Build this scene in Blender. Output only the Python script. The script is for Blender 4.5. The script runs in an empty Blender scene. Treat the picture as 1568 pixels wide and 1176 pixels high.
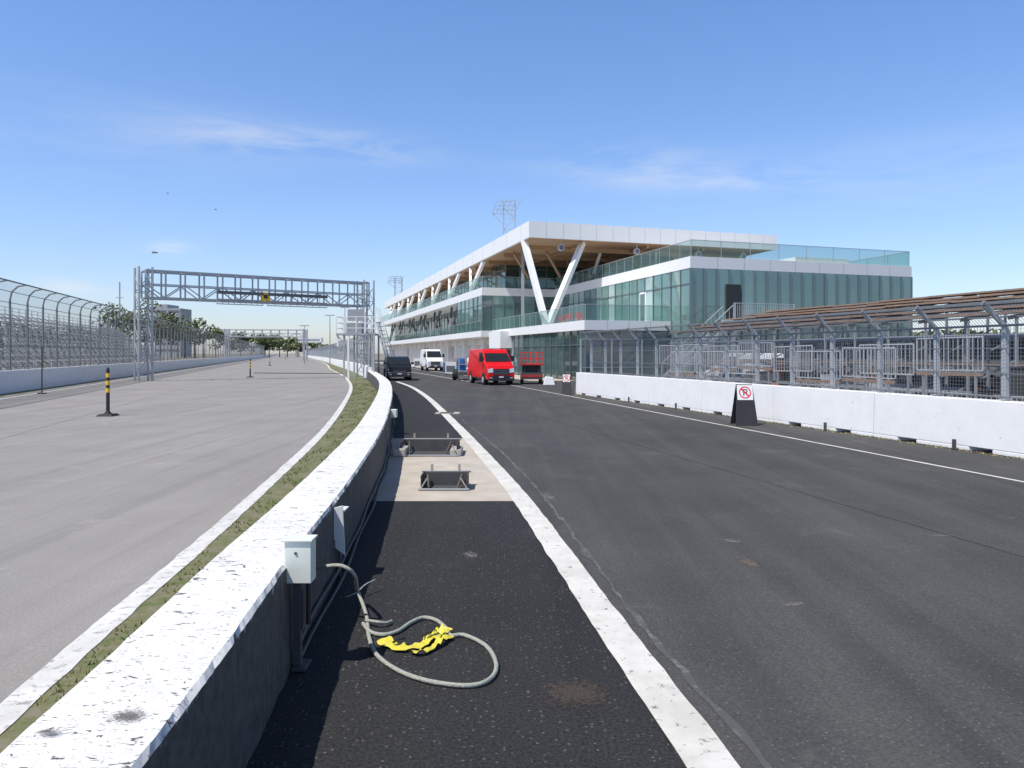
import bpy, math, random
from mathutils import Vector, Matrix, noise
random.seed(7)
R=random.random
def U(a,b): return a+(b-a)*R()
scene=bpy.context.scene
H=2.0; F=1220.0
def G(u,v,z=0.0):
    y=F*(H-z)/(v-541.0); return Vector(((u-784.0)/F*y,y,z))
# ------------------------------------------------------------ materials
MATS={}
def newmat(name):
    m=bpy.data.materials.new(name); m.use_nodes=True
    nt=m.node_tree; b=nt.nodes['Principled BSDF']; MATS[name]=m
    return m,nt,b
def N(nt,t,**kw):
    n=nt.nodes.new(t)
    for k,v in kw.items():
        if k.startswith('i_'): 
            key=k[2:]; key=int(key) if key.isdigit() else key.replace('_',' ')
            n.inputs[key].default_value=v
        else: setattr(n,k,v)
    return n
def col(c): return (c[0],c[1],c[2],1)
def simple(name,c,rough=0.6,metal=0.0,var=0.15,scale=3.0,spec=0.5,bump=0.0):
    m,nt,b=newmat(name)
    b.inputs['Roughness'].default_value=rough; b.inputs['Metallic'].default_value=metal
    b.inputs['Specular IOR Level'].default_value=spec
    tc=N(nt,'ShaderNodeTexCoord'); n=N(nt,'ShaderNodeTexNoise',i_Scale=scale,i_Detail=6.0)
    nt.links.new(tc.outputs['Object'],n.inputs['Vector'])
    r=N(nt,'ShaderNodeMix',data_type='RGBA')
    nt.links.new(n.outputs['Fac'],r.inputs[0])
    r.inputs[6].default_value=col([x*(1-var) for x in c]); r.inputs[7].default_value=col([min(1,x*(1+var)) for x in c])
    nt.links.new(r.outputs[2],b.inputs['Base Color'])
    if bump:
        bp=N(nt,'ShaderNodeBump',i_Strength=bump,i_Distance=0.02); nt.links.new(n.outputs['Fac'],bp.inputs['Height']); nt.links.new(bp.outputs[0],b.inputs['Normal'])
    return m
def ramp(nt,src,p0,p1,c0=(0,0,0,1),c1=(1,1,1,1)):
    r=N(nt,'ShaderNodeValToRGB'); e=r.color_ramp.elements
    e[0].position=p0; e[1].position=p1; e[0].color=c0; e[1].color=c1
    nt.links.new(src,r.inputs[0]); return r
def math2(nt,op,a,b_):
    m=N(nt,'ShaderNodeMath',operation=op)
    for i,x in ((0,a),(1,b_)):
        if isinstance(x,bpy.types.NodeSocket): nt.links.new(x,m.inputs[i])
        else: m.inputs[i].default_value=x
    return m.outputs[0]
def mixc(nt,fac,a,b_,blend='MIX'):
    r=N(nt,'ShaderNodeMix',data_type='RGBA',blend_type=blend)
    for i,x in ((0,fac),(6,a),(7,b_)):
        if isinstance(x,bpy.types.NodeSocket): nt.links.new(x,r.inputs[i])
        elif i==0: r.inputs[0].default_value=x
        else: r.inputs[i].default_value=col(x)
    return r.outputs[2]
def asphalt(name,base,streak,speck=0.5,dust=0.3,bumpd=0.006,patch=0.35,stones=(0.3,0.3,0.3),sstr=1.0):
    m,nt,b=newmat(name)
    tc=N(nt,'ShaderNodeTexCoord').outputs['Object']
    big=N(nt,'ShaderNodeTexNoise',i_Scale=0.35,i_Detail=5.0,i_Roughness=0.6); nt.links.new(tc,big.inputs['Vector'])
    fine=N(nt,'ShaderNodeTexNoise',i_Scale=48.0,i_Detail=4.0,i_Roughness=0.8); nt.links.new(tc,fine.inputs['Vector'])
    mp=N(nt,'ShaderNodeMapping'); mp.inputs['Rotation'].default_value=(0,0,math.radians(-13)); mp.inputs['Scale'].default_value=(1.6,0.07,1)
    nt.links.new(tc,mp.inputs['Vector'])
    st=N(nt,'ShaderNodeTexNoise',i_Scale=1.0,i_Detail=7.0,i_Roughness=0.65); nt.links.new(mp.outputs[0],st.inputs['Vector'])
    c=mixc(nt,ramp(nt,big.outputs['Fac'],0.35,0.7).outputs[0],[x*(1-patch) for x in base],[x*(1+patch) for x in base])
    rs=ramp(nt,st.outputs['Fac'],0.45,0.75)
    c=mixc(nt,math2(nt,'MULTIPLY',rs.outputs[0],dust),c,streak)
    mp2=N(nt,'ShaderNodeMapping'); mp2.inputs['Rotation'].default_value=(0,0,math.radians(-10)); mp2.inputs['Scale'].default_value=(3.2,0.05,1); mp2.inputs['Location'].default_value=(7,3,0)
    nt.links.new(tc,mp2.inputs['Vector']); s2=N(nt,'ShaderNodeTexNoise',i_Scale=1.0,i_Detail=5.0); nt.links.new(mp2.outputs[0],s2.inputs['Vector'])
    c=mixc(nt,math2(nt,'MULTIPLY',ramp(nt,s2.outputs['Fac'],0.52,0.72).outputs[0],0.35),c,[x*0.6 for x in base])
    fr=ramp(nt,fine.outputs['Fac'],0.38,0.62,(1-speck,1-speck,1-speck,1),(1,1,1,1))
    c=mixc(nt,1.0,c,fr.outputs[0],'MULTIPLY')
    vor=N(nt,'ShaderNodeTexVoronoi',i_Scale=30.0); nt.links.new(tc,vor.inputs['Vector'])
    vr=ramp(nt,vor.outputs['Distance'],0.14,0.30,(0.8,0.8,0.8,1),(0,0,0,1))
    sc=N(nt,'ShaderNodeSeparateColor'); nt.links.new(vor.outputs['Color'],sc.inputs[0])
    pick=ramp(nt,sc.outputs[0],0.66,0.72)
    c=mixc(nt,math2(nt,'MULTIPLY',math2(nt,'MULTIPLY',vr.outputs[0],pick.outputs[0]),sstr),c,stones)
    n4=N(nt,'ShaderNodeTexNoise',i_Scale=0.9,i_Detail=9.0,i_Roughness=0.75,i_Distortion=0.5); nt.links.new(tc,n4.inputs['Vector'])
    s4=ramp(nt,n4.outputs['Fac'],0.57,0.74); 
    c=mixc(nt,math2(nt,'MULTIPLY',s4.outputs[0],dust),c,[x*1.15 for x in streak])
    nt.links.new(c,b.inputs['Base Color'])
    b.inputs['Roughness'].default_value=0.85; b.inputs['Specular IOR Level'].default_value=0.3
    bp=N(nt,'ShaderNodeBump',i_Strength=0.9,i_Distance=bumpd); nt.links.new(fine.outputs['Fac'],bp.inputs['Height']); nt.links.new(bp.outputs[0],b.inputs['Normal'])
    return m
asphalt('track_asphalt',(0.305,0.288,0.273),(0.41,0.383,0.358),0.26,0.45,0.003,0.09,(0.45,0.43,0.4),0.5)
asphalt('pit_asphalt',(0.080,0.079,0.078),(0.15,0.145,0.137),0.45,0.45,0.004,0.18,(0.19,0.185,0.18),0.6)
asphalt('new_asphalt',(0.044,0.044,0.046),(0.07,0.068,0.065),0.75,0.3,0.012,0.15,(0.15,0.15,0.15),1.0)
def painted(name,paint,under,thr=0.36,scale=6.0,width=0.03,stretch=(1,1,1),grime=0.25):
    m,nt,b=newmat(name); tc=N(nt,'ShaderNodeTexCoord').outputs['Object']
    mp=N(nt,'ShaderNodeMapping'); mp.inputs['Scale'].default_value=stretch; nt.links.new(tc,mp.inputs['Vector'])
    n=N(nt,'ShaderNodeTexNoise',i_Scale=scale,i_Detail=9.0,i_Roughness=0.72); nt.links.new(mp.outputs[0],n.inputs['Vector'])
    f=ramp(nt,n.outputs['Fac'],thr,thr+width)
    g=N(nt,'ShaderNodeTexNoise',i_Scale=1.7,i_Detail=8.0,i_Roughness=0.7); nt.links.new(tc,g.inputs['Vector'])
    gr=ramp(nt,g.outputs['Fac'],0.35,0.65,(1-grime,1-grime,1-grime*1.1,1),(1,1,1,1))
    p=mixc(nt,1.0,paint,gr.outputs[0],'MULTIPLY')
    c=mixc(nt,f.outputs[0],under,p); nt.links.new(c,b.inputs['Base Color'])
    b.inputs['Roughness'].default_value=0.7
    bp=N(nt,'ShaderNodeBump',i_Strength=0.5,i_Distance=0.004); nt.links.new(f.outputs[0],bp.inputs['Height']); nt.links.new(bp.outputs[0],b.inputs['Normal'])
    return m
painted('line_paint',(0.70,0.68,0.64),(0.2,0.19,0.18),0.35,14,0.06)
painted('worn_line',(0.20,0.20,0.19),(0.08,0.079,0.078),0.50,7,0.12)
painted('track_line',(0.72,0.71,0.70),(0.33,0.32,0.3),0.37,10,0.08)
painted('barrier_white',(0.80,0.79,0.78),(0.34,0.31,0.27),0.325,5,0.03,(1,1,1),0.08)
m,nt,b=newmat('chipped_wall')
tc=N(nt,'ShaderNodeTexCoord').outputs['Object']
mpw=N(nt,'ShaderNodeMapping'); mpw.inputs['Rotation'].default_value=(0,0,.5); mpw.inputs['Scale'].default_value=(1,2.3,1); nt.links.new(tc,mpw.inputs['Vector'])
n=N(nt,'ShaderNodeTexNoise',i_Scale=7.0,i_Detail=4.0,i_Roughness=0.55,i_Distortion=1.4); nt.links.new(mpw.outputs[0],n.inputs['Vector'])
chip=ramp(nt,n.outputs['Fac'],0.345,0.36)
n1=N(nt,'ShaderNodeTexNoise',i_Scale=26.0,i_Detail=4.0,i_Roughness=0.6,i_Distortion=1.2); nt.links.new(mpw.outputs[0],n1.inputs['Vector'])
chip1=ramp(nt,n1.outputs['Fac'],0.35,0.37)
nb=N(nt,'ShaderNodeTexNoise',i_Scale=1.1,i_Detail=3.0); nt.links.new(tc,nb.inputs['Vector'])
chip1b=math2(nt,'MAXIMUM',chip1.outputs[0],ramp(nt,nb.outputs['Fac'],0.43,0.47,(1,1,1,1),(0,0,0,1)).outputs[0])
mulo=math2(nt,'MULTIPLY',chip.outputs[0],chip1b)
g=N(nt,'ShaderNodeTexNoise',i_Scale=2.2,i_Detail=8.0,i_Roughness=0.7); nt.links.new(tc,g.inputs['Vector'])
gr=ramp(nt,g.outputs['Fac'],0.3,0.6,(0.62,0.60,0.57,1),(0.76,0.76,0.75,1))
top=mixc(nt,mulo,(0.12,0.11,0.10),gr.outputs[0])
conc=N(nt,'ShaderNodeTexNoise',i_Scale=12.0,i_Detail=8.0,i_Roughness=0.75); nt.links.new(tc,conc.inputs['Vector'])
side_shade=ramp(nt,conc.outputs['Fac'],0.3,0.7,(0.03,0.029,0.028,1),(0.12,0.115,0.105,1))  # bare concrete of the wall sides, with their shade darkened into the colour
sp=N(nt,'ShaderNodeSeparateXYZ'); nt.links.new(tc,sp.inputs[0])
n6=N(nt,'ShaderNodeTexNoise',i_Scale=9.0,i_Detail=8.0,i_Roughness=0.8); nt.links.new(tc,n6.inputs['Vector'])
add=N(nt,'ShaderNodeMath',operation='MULTIPLY_ADD'); nt.links.new(n6.outputs['Fac'],add.inputs[0]); add.inputs[1].default_value=0.45; nt.links.new(sp.outputs['Z'],add.inputs[2])
wz=ramp(nt,add.outputs[0],0.895,0.91)
side=mixc(nt,wz.outputs[0],side_shade.outputs[0],(0.5,0.5,0.49))
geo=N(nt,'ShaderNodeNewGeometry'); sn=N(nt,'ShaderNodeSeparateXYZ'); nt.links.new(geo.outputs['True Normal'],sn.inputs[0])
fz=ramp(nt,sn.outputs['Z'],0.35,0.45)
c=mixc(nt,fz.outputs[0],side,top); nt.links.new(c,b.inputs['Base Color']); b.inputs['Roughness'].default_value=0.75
bp=N(nt,'ShaderNodeBump',i_Strength=0.8,i_Distance=0.006); nt.links.new(mulo,bp.inputs['Height']); nt.links.new(bp.outputs[0],b.inputs['Normal'])
m,nt,b=newmat('grass_ground'); tc=N(nt,'ShaderNodeTexCoord').outputs['Object']
n=N(nt,'ShaderNodeTexNoise',i_Scale=0.06,i_Detail=8.0,i_Roughness=0.7); nt.links.new(tc,n.inputs['Vector'])
n2=N(nt,'ShaderNodeTexNoise',i_Scale=3.0,i_Detail=8.0,i_Roughness=0.8); nt.links.new(tc,n2.inputs['Vector'])
gg=ramp(nt,n2.outputs['Fac'],0.3,0.7,(0.06,0.085,0.022,1),(0.15,0.16,0.07,1))
dd=ramp(nt,n2.outputs['Fac'],0.3,0.7,(0.26,0.21,0.18,1),(0.38,0.33,0.29,1))
f=ramp(nt,n.outputs['Fac'],0.46,0.53); c=mixc(nt,f.outputs[0],gg.outputs[0],dd.outputs[0]); nt.links.new(c,b.inputs['Base Color']); b.inputs['Roughness'].default_value=0.95
m,nt,b=newmat('verge_grass'); tc=N(nt,'ShaderNodeTexCoord').outputs['Object']
n=N(nt,'ShaderNodeTexNoise',i_Scale=4.0,i_Detail=8.0,i_Roughness=0.8); nt.links.new(tc,n.inputs['Vector'])
g1=N(nt,'ShaderNodeValToRGB'); e=g1.color_ramp.elements; e[0].position=0.36; e[0].color=(0.22,0.19,0.15,1); e[1].position=0.62; e[1].color=(0.08,0.12,0.03,1)
k=e.new(0.5); k.color=(0.15,0.15,0.07,1); nt.links.new(n.outputs['Fac'],g1.inputs[0]); nt.links.new(g1.outputs[0],b.inputs['Base Color']); b.inputs['Roughness'].default_value=0.95
simple('concrete_pad',(0.46,0.41,0.35),0.9,0,0.28,2.2,0.3,0.3)
simple('concrete',(0.40,0.37,0.33),0.9,0,0.2,4.0,0.3,0.2)
simple('tar',(0.045,0.044,0.043),0.8,0,0.2,4.0)
simple('track_joint',(0.22,0.205,0.19),0.9,0,0.2,4.0)
simple('grass_blade',(0.10,0.15,0.03),0.9,0,0.5,6)
simple('dry_blade',(0.24,0.21,0.10),0.9,0,0.3,6)
simple('galv',(0.42,0.43,0.44),0.45,0.4,0.15,4)
simple('galv_dark',(0.20,0.21,0.22),0.5,0.3,0.2,4)
simple('galv_light',(0.55,0.56,0.57),0.5,0.2,0.12,4)
simple('steel_dark',(0.09,0.09,0.092),0.6,0.3,0.3,6)
simple('steel_rust',(0.10,0.08,0.065),0.8,0.2,0.4,14)
simple('white_clad',(0.82,0.81,0.79),0.45,0,0.02,1)
simple('white_paint',(0.75,0.75,0.74),0.4,0,0.05,4)
simple('white_plastic',(0.74,0.77,0.68),0.35,0,0.10,12)
simple('mullion',(0.17,0.21,0.205),0.4,0.4,0.1,3)
simple('fascia_joint',(0.45,0.45,0.45),0.6)
simple('dark_int',(0.03,0.033,0.035),0.7)
simple('mid_int',(0.13,0.135,0.14),0.7)
simple('grey_panel',(0.30,0.31,0.32),0.6,0,0.08)
simple('black_rubber',(0.018,0.018,0.018),0.75,0,0.2)
simple('black_plastic',(0.025,0.025,0.027),0.5,0,0.2)
simple('van_black',(0.012,0.013,0.015),0.2,0,0.2)
simple('yellow',(0.85,0.50,0.02),0.5,0,0.1)
simple('tape_yellow',(0.66,0.58,0.06),0.45,0,0.2,30)
simple('orange',(0.85,0.22,0.03),0.5)
simple('red_paint',(0.70,0.010,0.012),0.25,0,0.06)
simple('red_dull',(0.45,0.03,0.025),0.5)
simple('blue_paint',(0.03,0.16,0.40),0.4)
simple('sign_red',(0.70,0.02,0.05),0.5,0,0.03)
simple('rope',(0.34,0.35,0.31),0.85,0,0.5,60,0.3,0.5)
simple('bark',(0.10,0.075,0.055),0.9,0,0.3)
simple('leaf_a',(0.12,0.155,0.055),0.8,0,0.35,0.3)
simple('leaf_b',(0.18,0.21,0.085),0.8,0,0.35,0.3)
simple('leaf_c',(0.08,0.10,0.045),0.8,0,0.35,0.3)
simple('headlamp',(0.6,0.62,0.65),0.1,0.2)
simple('auto_glass',(0.02,0.025,0.03),0.05,0,0.1,1,0.8)
simple('plank',(0.27,0.185,0.135),0.8,0,0.45,5)
simple('far_build',(0.33,0.35,0.38),0.8,0,0.15,0.2)
m,nt,b=newmat('wood_soffit'); tc=N(nt,'ShaderNodeTexCoord').outputs['Object']
mp=N(nt,'ShaderNodeMapping'); mp.inputs['Rotation'].default_value=(0,0,math.radians(20)); mp.inputs['Scale'].default_value=(0.2,5,1); nt.links.new(tc,mp.inputs['Vector'])
n=N(nt,'ShaderNodeTexNoise',i_Scale=1.0,i_Detail=5.0); nt.links.new(mp.outputs[0],n.inputs['Vector'])
r=ramp(nt,n.outputs['Fac'],0.3,0.7,(0.36,0.22,0.125,1),(0.56,0.36,0.215,1)); nt.links.new(r.outputs[0],b.inputs['Base Color']); b.inputs['Roughness'].default_value=0.6
simple('wood_beam',(0.38,0.24,0.14),0.6,0,0.2,2)
def glass(name,c,rough=0.04,spec=1.0):
    m,nt,b=newmat(name); b.inputs['Roughness'].default_value=rough; b.inputs['Specular IOR Level'].default_value=spec
    b.inputs['IOR'].default_value=1.6
    tc=N(nt,'ShaderNodeTexCoord').outputs['Object']; n=N(nt,'ShaderNodeTexNoise',i_Scale=0.5,i_Detail=3.0); nt.links.new(tc,n.inputs['Vector'])
    cc=mixc(nt,n.outputs['Fac'],[x*0.8 for x in c],[x*1.2 for x in c]); nt.links.new(cc,b.inputs['Base Color'])
    bp=N(nt,'ShaderNodeBump',i_Strength=0.05,i_Distance=0.05); nt.links.new(n.outputs['Fac'],bp.inputs['Height']); nt.links.new(bp.outputs[0],b.inputs['Normal'])
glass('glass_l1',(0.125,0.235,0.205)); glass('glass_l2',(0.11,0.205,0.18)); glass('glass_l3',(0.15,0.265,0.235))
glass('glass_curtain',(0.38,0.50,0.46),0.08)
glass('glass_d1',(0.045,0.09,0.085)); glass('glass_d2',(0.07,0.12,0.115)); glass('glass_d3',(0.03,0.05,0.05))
m,nt,b=newmat('rail_glass'); out=nt.nodes['Material Output']
tr=N(nt,'ShaderNodeBsdfTransparent'); tr.inputs[0].default_value=(0.70,0.83,0.80,1)
b.inputs['Base Color'].default_value=(0.22,0.36,0.33,1); b.inputs['Roughness'].default_value=0.05
mx=N(nt,'ShaderNodeMixShader'); mx.inputs[0].default_value=0.28
nt.links.new(tr.outputs[0],mx.inputs[1]); nt.links.new(b.outputs[0],mx.inputs[2]); nt.links.new(mx.outputs[0],out.inputs[0])
def meshmat(name,c,a):
    m,nt,b=newmat(name); out=nt.nodes['Material Output']
    tr=N(nt,'ShaderNodeBsdfTransparent'); b.inputs['Base Color'].default_value=col(c); b.inputs['Roughness'].default_value=0.5
    mx=N(nt,'ShaderNodeMixShader'); mx.inputs[0].default_value=a
    nt.links.new(tr.outputs[0],mx.inputs[1]); nt.links.new(b.outputs[0],mx.inputs[2]); nt.links.new(mx.outputs[0],out.inputs[0])
meshmat('wire_mesh',(0.20,0.21,0.22),0.26)
meshmat('wire_mesh_far',(0.30,0.32,0.34),0.42)
def stain(name,c1,c2,thr):
    m,nt,b=newmat(name); out=nt.nodes['Material Output']
    tc=N(nt,'ShaderNodeTexCoord').outputs['Object']; ln=N(nt,'ShaderNodeVectorMath',operation='LENGTH'); nt.links.new(tc,ln.inputs[0])
    n=N(nt,'ShaderNodeTexNoise',i_Scale=9.0,i_Detail=9.0,i_Roughness=0.8); nt.links.new(tc,n.inputs['Vector'])
    s=math2(nt,'ADD',math2(nt,'MULTIPLY',ln.outputs['Value'],-0.55),n.outputs['Fac'])
    f=ramp(nt,s,thr,thr+.09); sp=N(nt,'ShaderNodeTexNoise',i_Scale=40.0,i_Detail=3.0,i_Roughness=.8); nt.links.new(tc,sp.inputs['Vector'])
    cc=mixc(nt,ramp(nt,sp.outputs['Fac'],.4,.6).outputs[0],c1,c2); nt.links.new(cc,b.inputs['Base Color']); b.inputs['Roughness'].default_value=.9
    tr=N(nt,'ShaderNodeBsdfTransparent'); mx=N(nt,'ShaderNodeMixShader'); nt.links.new(math2(nt,'MULTIPLY',f.outputs[0],.75),mx.inputs[0])
    nt.links.new(tr.outputs[0],mx.inputs[1]); nt.links.new(b.outputs[0],mx.inputs[2]); nt.links.new(mx.outputs[0],out.inputs[0])
stain('rust_stain',(0.028,0.022,0.019),(0.10,0.075,0.058),.28)
stain('mud_stain',(0.11,0.088,0.07),(0.19,0.155,0.125),.36)
stain('dust_patch',(0.15,0.145,0.138),(0.22,0.21,0.20),.40)
stain('wall_spot',(0.04,0.034,0.028),(0.18,0.16,0.145),.30)
# ------------------------------------------------------------ mesh builder
class MB:
    def __init__(s): s.v=[];s.f=[];s.m=[];s.names=[]
    def mi(s,n):
        if n not in s.names: s.names.append(n)
        return s.names.index(n)
    def add(s,vs,fs,mat):
        o=len(s.v); s.v+= [tuple(p) for p in vs]; i=s.mi(mat)
        for f in fs: s.f.append([o+k for k in f]); s.m.append(i)
    def hexa(s,p,mat):
        s.add(p,[(3,2,1,0),(4,5,6,7),(0,1,5,4),(1,2,6,5),(2,3,7,6),(3,0,4,7)],mat)
    def box(s,x0,x1,y0,y1,z0,z1,mat):
        s.hexa([(x0,y0,z0),(x1,y0,z0),(x1,y1,z0),(x0,y1,z0),(x0,y0,z1),(x1,y0,z1),(x1,y1,z1),(x0,y1,z1)],mat)
    def quad(s,a,b,c,d,mat): s.add([a,b,c,d],[(0,1,2,3)],mat)
    def beam(s,p,q,w,mat,h=None):
        p=Vector(p);q=Vector(q);h=h or w; d=q-p
        if d.length<1e-6: return
        d.normalize(); up=Vector((0,0,1)) if abs(d.z)<0.95 else Vector((0,1,0))
        a=d.cross(up).normalized()*(w/2); c=a.cross(d).normalized()*(h/2)
        s.hexa([p-a-c,p+a-c,p+a+c,p-a+c,q-a-c,q+a-c,q+a+c,q-a+c],mat)
    def cyl(s,p,q,r0,r1,mat,n=12):
        p=Vector(p);q=Vector(q);d=(q-p).normalized(); up=Vector((0,0,1)) if abs(d.z)<0.95 else Vector((0,1,0))
        a=d.cross(up).normalized(); c=a.cross(d).normalized(); vs=[]
        for i in range(n):
            t=2*math.pi*i/n; e=a*math.cos(t)+c*math.sin(t); vs.append(p+e*r0)
        for i in range(n):
            t=2*math.pi*i/n; e=a*math.cos(t)+c*math.sin(t); vs.append(q+e*r1)
        fs=[(i,(i+1)%n,n+(i+1)%n,n+i) for i in range(n)]+[tuple(range(n))[::-1],tuple(range(n,2*n))]
        s.add(vs,fs,mat)
    def tube(s,pts,r,mat,n=8):
        pts=[Vector(p) for p in pts]; vs=[];L=len(pts)
        for i,p in enumerate(pts):
            d=(pts[min(i+1,L-1)]-pts[max(i-1,0)]).normalized(); up=Vector((0,0,1)) if abs(d.z)<0.95 else Vector((0,1,0))
            a=d.cross(up).normalized(); c=a.cross(d).normalized()
            for k in range(n):
                t=2*math.pi*k/n; vs.append(p+(a*math.cos(t)+c*math.sin(t))*r)
        fs=[]
        for i in range(L-1):
            for k in range(n): fs.append((i*n+k,i*n+(k+1)%n,(i+1)*n+(k+1)%n,(i+1)*n+k))
        fs+= [tuple(range(n))[::-1],tuple(range((L-1)*n,L*n))]
        s.add(vs,fs,mat)
    def xform(s,M):
        s.v=[tuple(M@Vector(p)) for p in s.v]; return s
    def build(s,name,parent=None,smooth=False,bevel=0,seg=2,loc=None):
        me=bpy.data.meshes.new(name); me.from_pydata(s.v,[],s.f); me.update()
        for n in s.names: me.materials.append(MATS[n])
        me.polygons.foreach_set('material_index',s.m)
        if smooth: me.polygons.foreach_set('use_smooth',[True]*len(s.f))
        ob=bpy.data.objects.new(name,me); scene.collection.objects.link(ob)
        if parent: ob.parent=parent
        if loc: ob.location=loc
        if bevel:
            md=ob.modifiers.new('b','BEVEL'); md.width=bevel; md.segments=seg; md.limit_method='ANGLE'; md.angle_limit=math.radians(35)
        return ob
def empty(name,loc=(0,0,0)):
    e=bpy.data.objects.new(name,None); scene.collection.objects.link(e); e.location=loc; return e
def interp(pts):
    ys=[p[0] for p in pts]; xs=[p[1] for p in pts]; n=len(pts); t=[]
    for i in range(n):
        if i==0: t.append((xs[1]-xs[0])/(ys[1]-ys[0]))
        elif i==n-1: t.append((xs[-1]-xs[-2])/(ys[-1]-ys[-2]))
        else:
            a=(xs[i]-xs[i-1])/(ys[i]-ys[i-1]); b_=(xs[i+1]-xs[i])/(ys[i+1]-ys[i])
            h0=ys[i]-ys[i-1]; h1=ys[i+1]-ys[i]; t.append((a*h1+b_*h0)/(h0+h1))
    def f(y):
        if y<=ys[0]: return xs[0]+t[0]*(y-ys[0])
        if y>=ys[-1]: return xs[-1]+t[-1]*(y-ys[-1])
        for i in range(n-1):
            if y<=ys[i+1]:
                h=ys[i+1]-ys[i]; s=(y-ys[i])/h
                return ((2*s**3-3*s*s+1)*xs[i]+(s**3-2*s*s+s)*h*t[i]+(-2*s**3+3*s*s)*xs[i+1]+(s**3-s*s)*h*t[i+1])
    return f
K=0.2746
wallR=interp([(-8,-0.95),(2.54,-1.2),(3.51,-1.28),(5.08,-1.43),(7.28,-1.6),(10.1,-1.86),(14,-2.27),(19.2,-2.95),(27.3,-4.1),(36.6,-5.6),(55.5,-9.4),(134,-29.3),(350,-88.6),(805,-213.5)])
trackR=interp([(-8,-2.35),(4.33,-2.78),(6.04,-2.99),(8,-3.2),(11.6,-3.64),(17.5,-4.4),(33,-6.9),(47.8,-9.65),(66,-13.8),(101,-23),(134,-31),(350,-90.4),(805,-215.3)])
lineP=interp([(-6,2.15),(3.84,0.97),(5.82,0.725),(10.65,0.157),(17.55,-0.85),(24.6,-1.95),(38.1,-4.2),(47.8,-6.1),(56,-8.1)])
seam=interp([(-6,2.5),(3.84,1.25),(6,0.95),(9.5,0.62),(14,0.1),(24,-1.5)])
leftW=lambda y:-14.5-K*y
rightW=lambda y:13.82-K*y
def ysamp(y0,y1):
    ys=[y0]; 
    while ys[-1]<y1: ys.append(min(y1,ys[-1]+max(0.12,0.02*abs(ys[-1]))))
    return ys
def strip(name,fL,fR,y0,y1,z,mat,jit=0.0):
    b=MB(); ys=ysamp(y0,y1); vs=[];fs=[]
    for y in ys:
        j1=(noise.noise(Vector((y*3.1,1.3,7)))+.6*noise.noise(Vector((y*9.1,1.3,7)))) *jit; j2=(noise.noise(Vector((y*3.7,5.3,2)))+.6*noise.noise(Vector((y*9.7,5.3,2))))*jit
        vs+=[(fL(y)+j1,y,z),(fR(y)+j2,y,z)]
    for i in range(len(ys)-1): fs.append((2*i,2*i+1,2*i+3,2*i+2))
    b.add(vs,fs,mat); return b.build(name)
# ------------------------------------------------------------ ground
b=MB(); b.quad((-2500,-200,-0.012),(2500,-200,-0.012),(2500,4500,-0.012),(-2500,4500,-0.012),'grass_ground'); b.build('ground')
strip('race_track_road',lambda y:leftW(y)+0.25,lambda y:trackR(y),-8,800,0.0,'track_asphalt')
strip('pit_lane_road',lambda y:wallR(y)-0.3,lambda y:70,-8,230,-0.004,'pit_asphalt')
strip('verge_grass',lambda y:trackR(y)-0.02,lambda y:wallR(y)-0.3,-8,800,0.002,'verge_grass',0.0)
strip('pit_shoulder_pavement',lambda y:wallR(y)-0.25,lambda y:lineP(y),-8,56,0.0,'new_asphalt')
strip('track_edge_line',lambda y:trackR(y)-0.11,lambda y:trackR(y)+0.08,-8,800,0.007,'track_line',0.012)
strip('track_edge_line',lambda y:leftW(y)+1.65,lambda y:leftW(y)+1.85,-8,800,0.006,'track_line',0.01)
strip('pit_exit_line',lambda y:lineP(y)-0.13,lambda y:lineP(y)+0.13,-8,56,0.010,'line_paint',0.010)
strip('worn_marking',lambda y:seam(y)-0.03,lambda y:seam(y)+0.015,-8,24,0.001,'worn_line',0.035)
strip('paving_joint',lambda y:6.9-0.24*y,lambda y:6.915-0.24*y,-8,60,0.0005,'tar',0.006)
strip('paving_joint',lambda y:-7.2-0.255*y,lambda y:-7.18-0.255*y,-8,120,0.004,'track_joint',0.006)
RL=lambda y:7.96-0.213*(y-12.4)
strip('pit_lane_line',lambda y:RL(y)-0.045,lambda y:RL(y)+0.045,-8,60,0.001,'line_paint',0.006)
strip('garage_line',lambda y:-4.0-0.27*(y-60),lambda y:-3.85-0.27*(y-60),52,200,0.002,'line_paint',0.0)
strip('garage_line',lambda y:-1.2-0.27*(y-60),lambda y:-1.05-0.27*(y-60),58,200,0.0065,'line_paint',0.0)
strip('garage_apron',lambda y:5.1-K*(y-56)-3.2,lambda y:5.1-K*(y-56)+2,58,180,0.003,'concrete_pad')
strip('service_road',lambda y:leftW(y)-7,lambda y:leftW(y)-0.3,-8,260,-0.006,'concrete_pad')
strip('verge_grass',lambda y:leftW(y)+0.2,lambda y:leftW(y)+0.9,-8,600,0.004,'verge_grass',0.25)
strip('concrete_pad',lambda y:wallR(y)+0.0,lambda y:lineP(y)-0.0,10.75,18.7,0.005,'concrete_pad')
b=MB(); b.box(-2.55,-1.75,26.2,27.0,0,0.012,'concrete'); b.box(-2.4,-1.95,26.3,26.9,0.014,0.02,'steel_rust'); b.build('manhole_cover')
def disc(name,x,y,z,sx,sy,mat,rot=0):
    b=MB(); n=32; b.add([(math.cos(2*math.pi*i/n),math.sin(2*math.pi*i/n),0) for i in range(n)],[tuple(range(n))],mat)
    o=b.build(name,loc=(x,y,z)); o.scale=(sx,sy,1); o.rotation_euler=(0,0,rot); return o
p=G(880,1062); disc('rust_stain',p.x,p.y,0.004,.52,.50,'rust_stain')
p=G(1148,862); disc('mud_stain',p.x,p.y,-0.001,.30,.9,'mud_stain')
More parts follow.
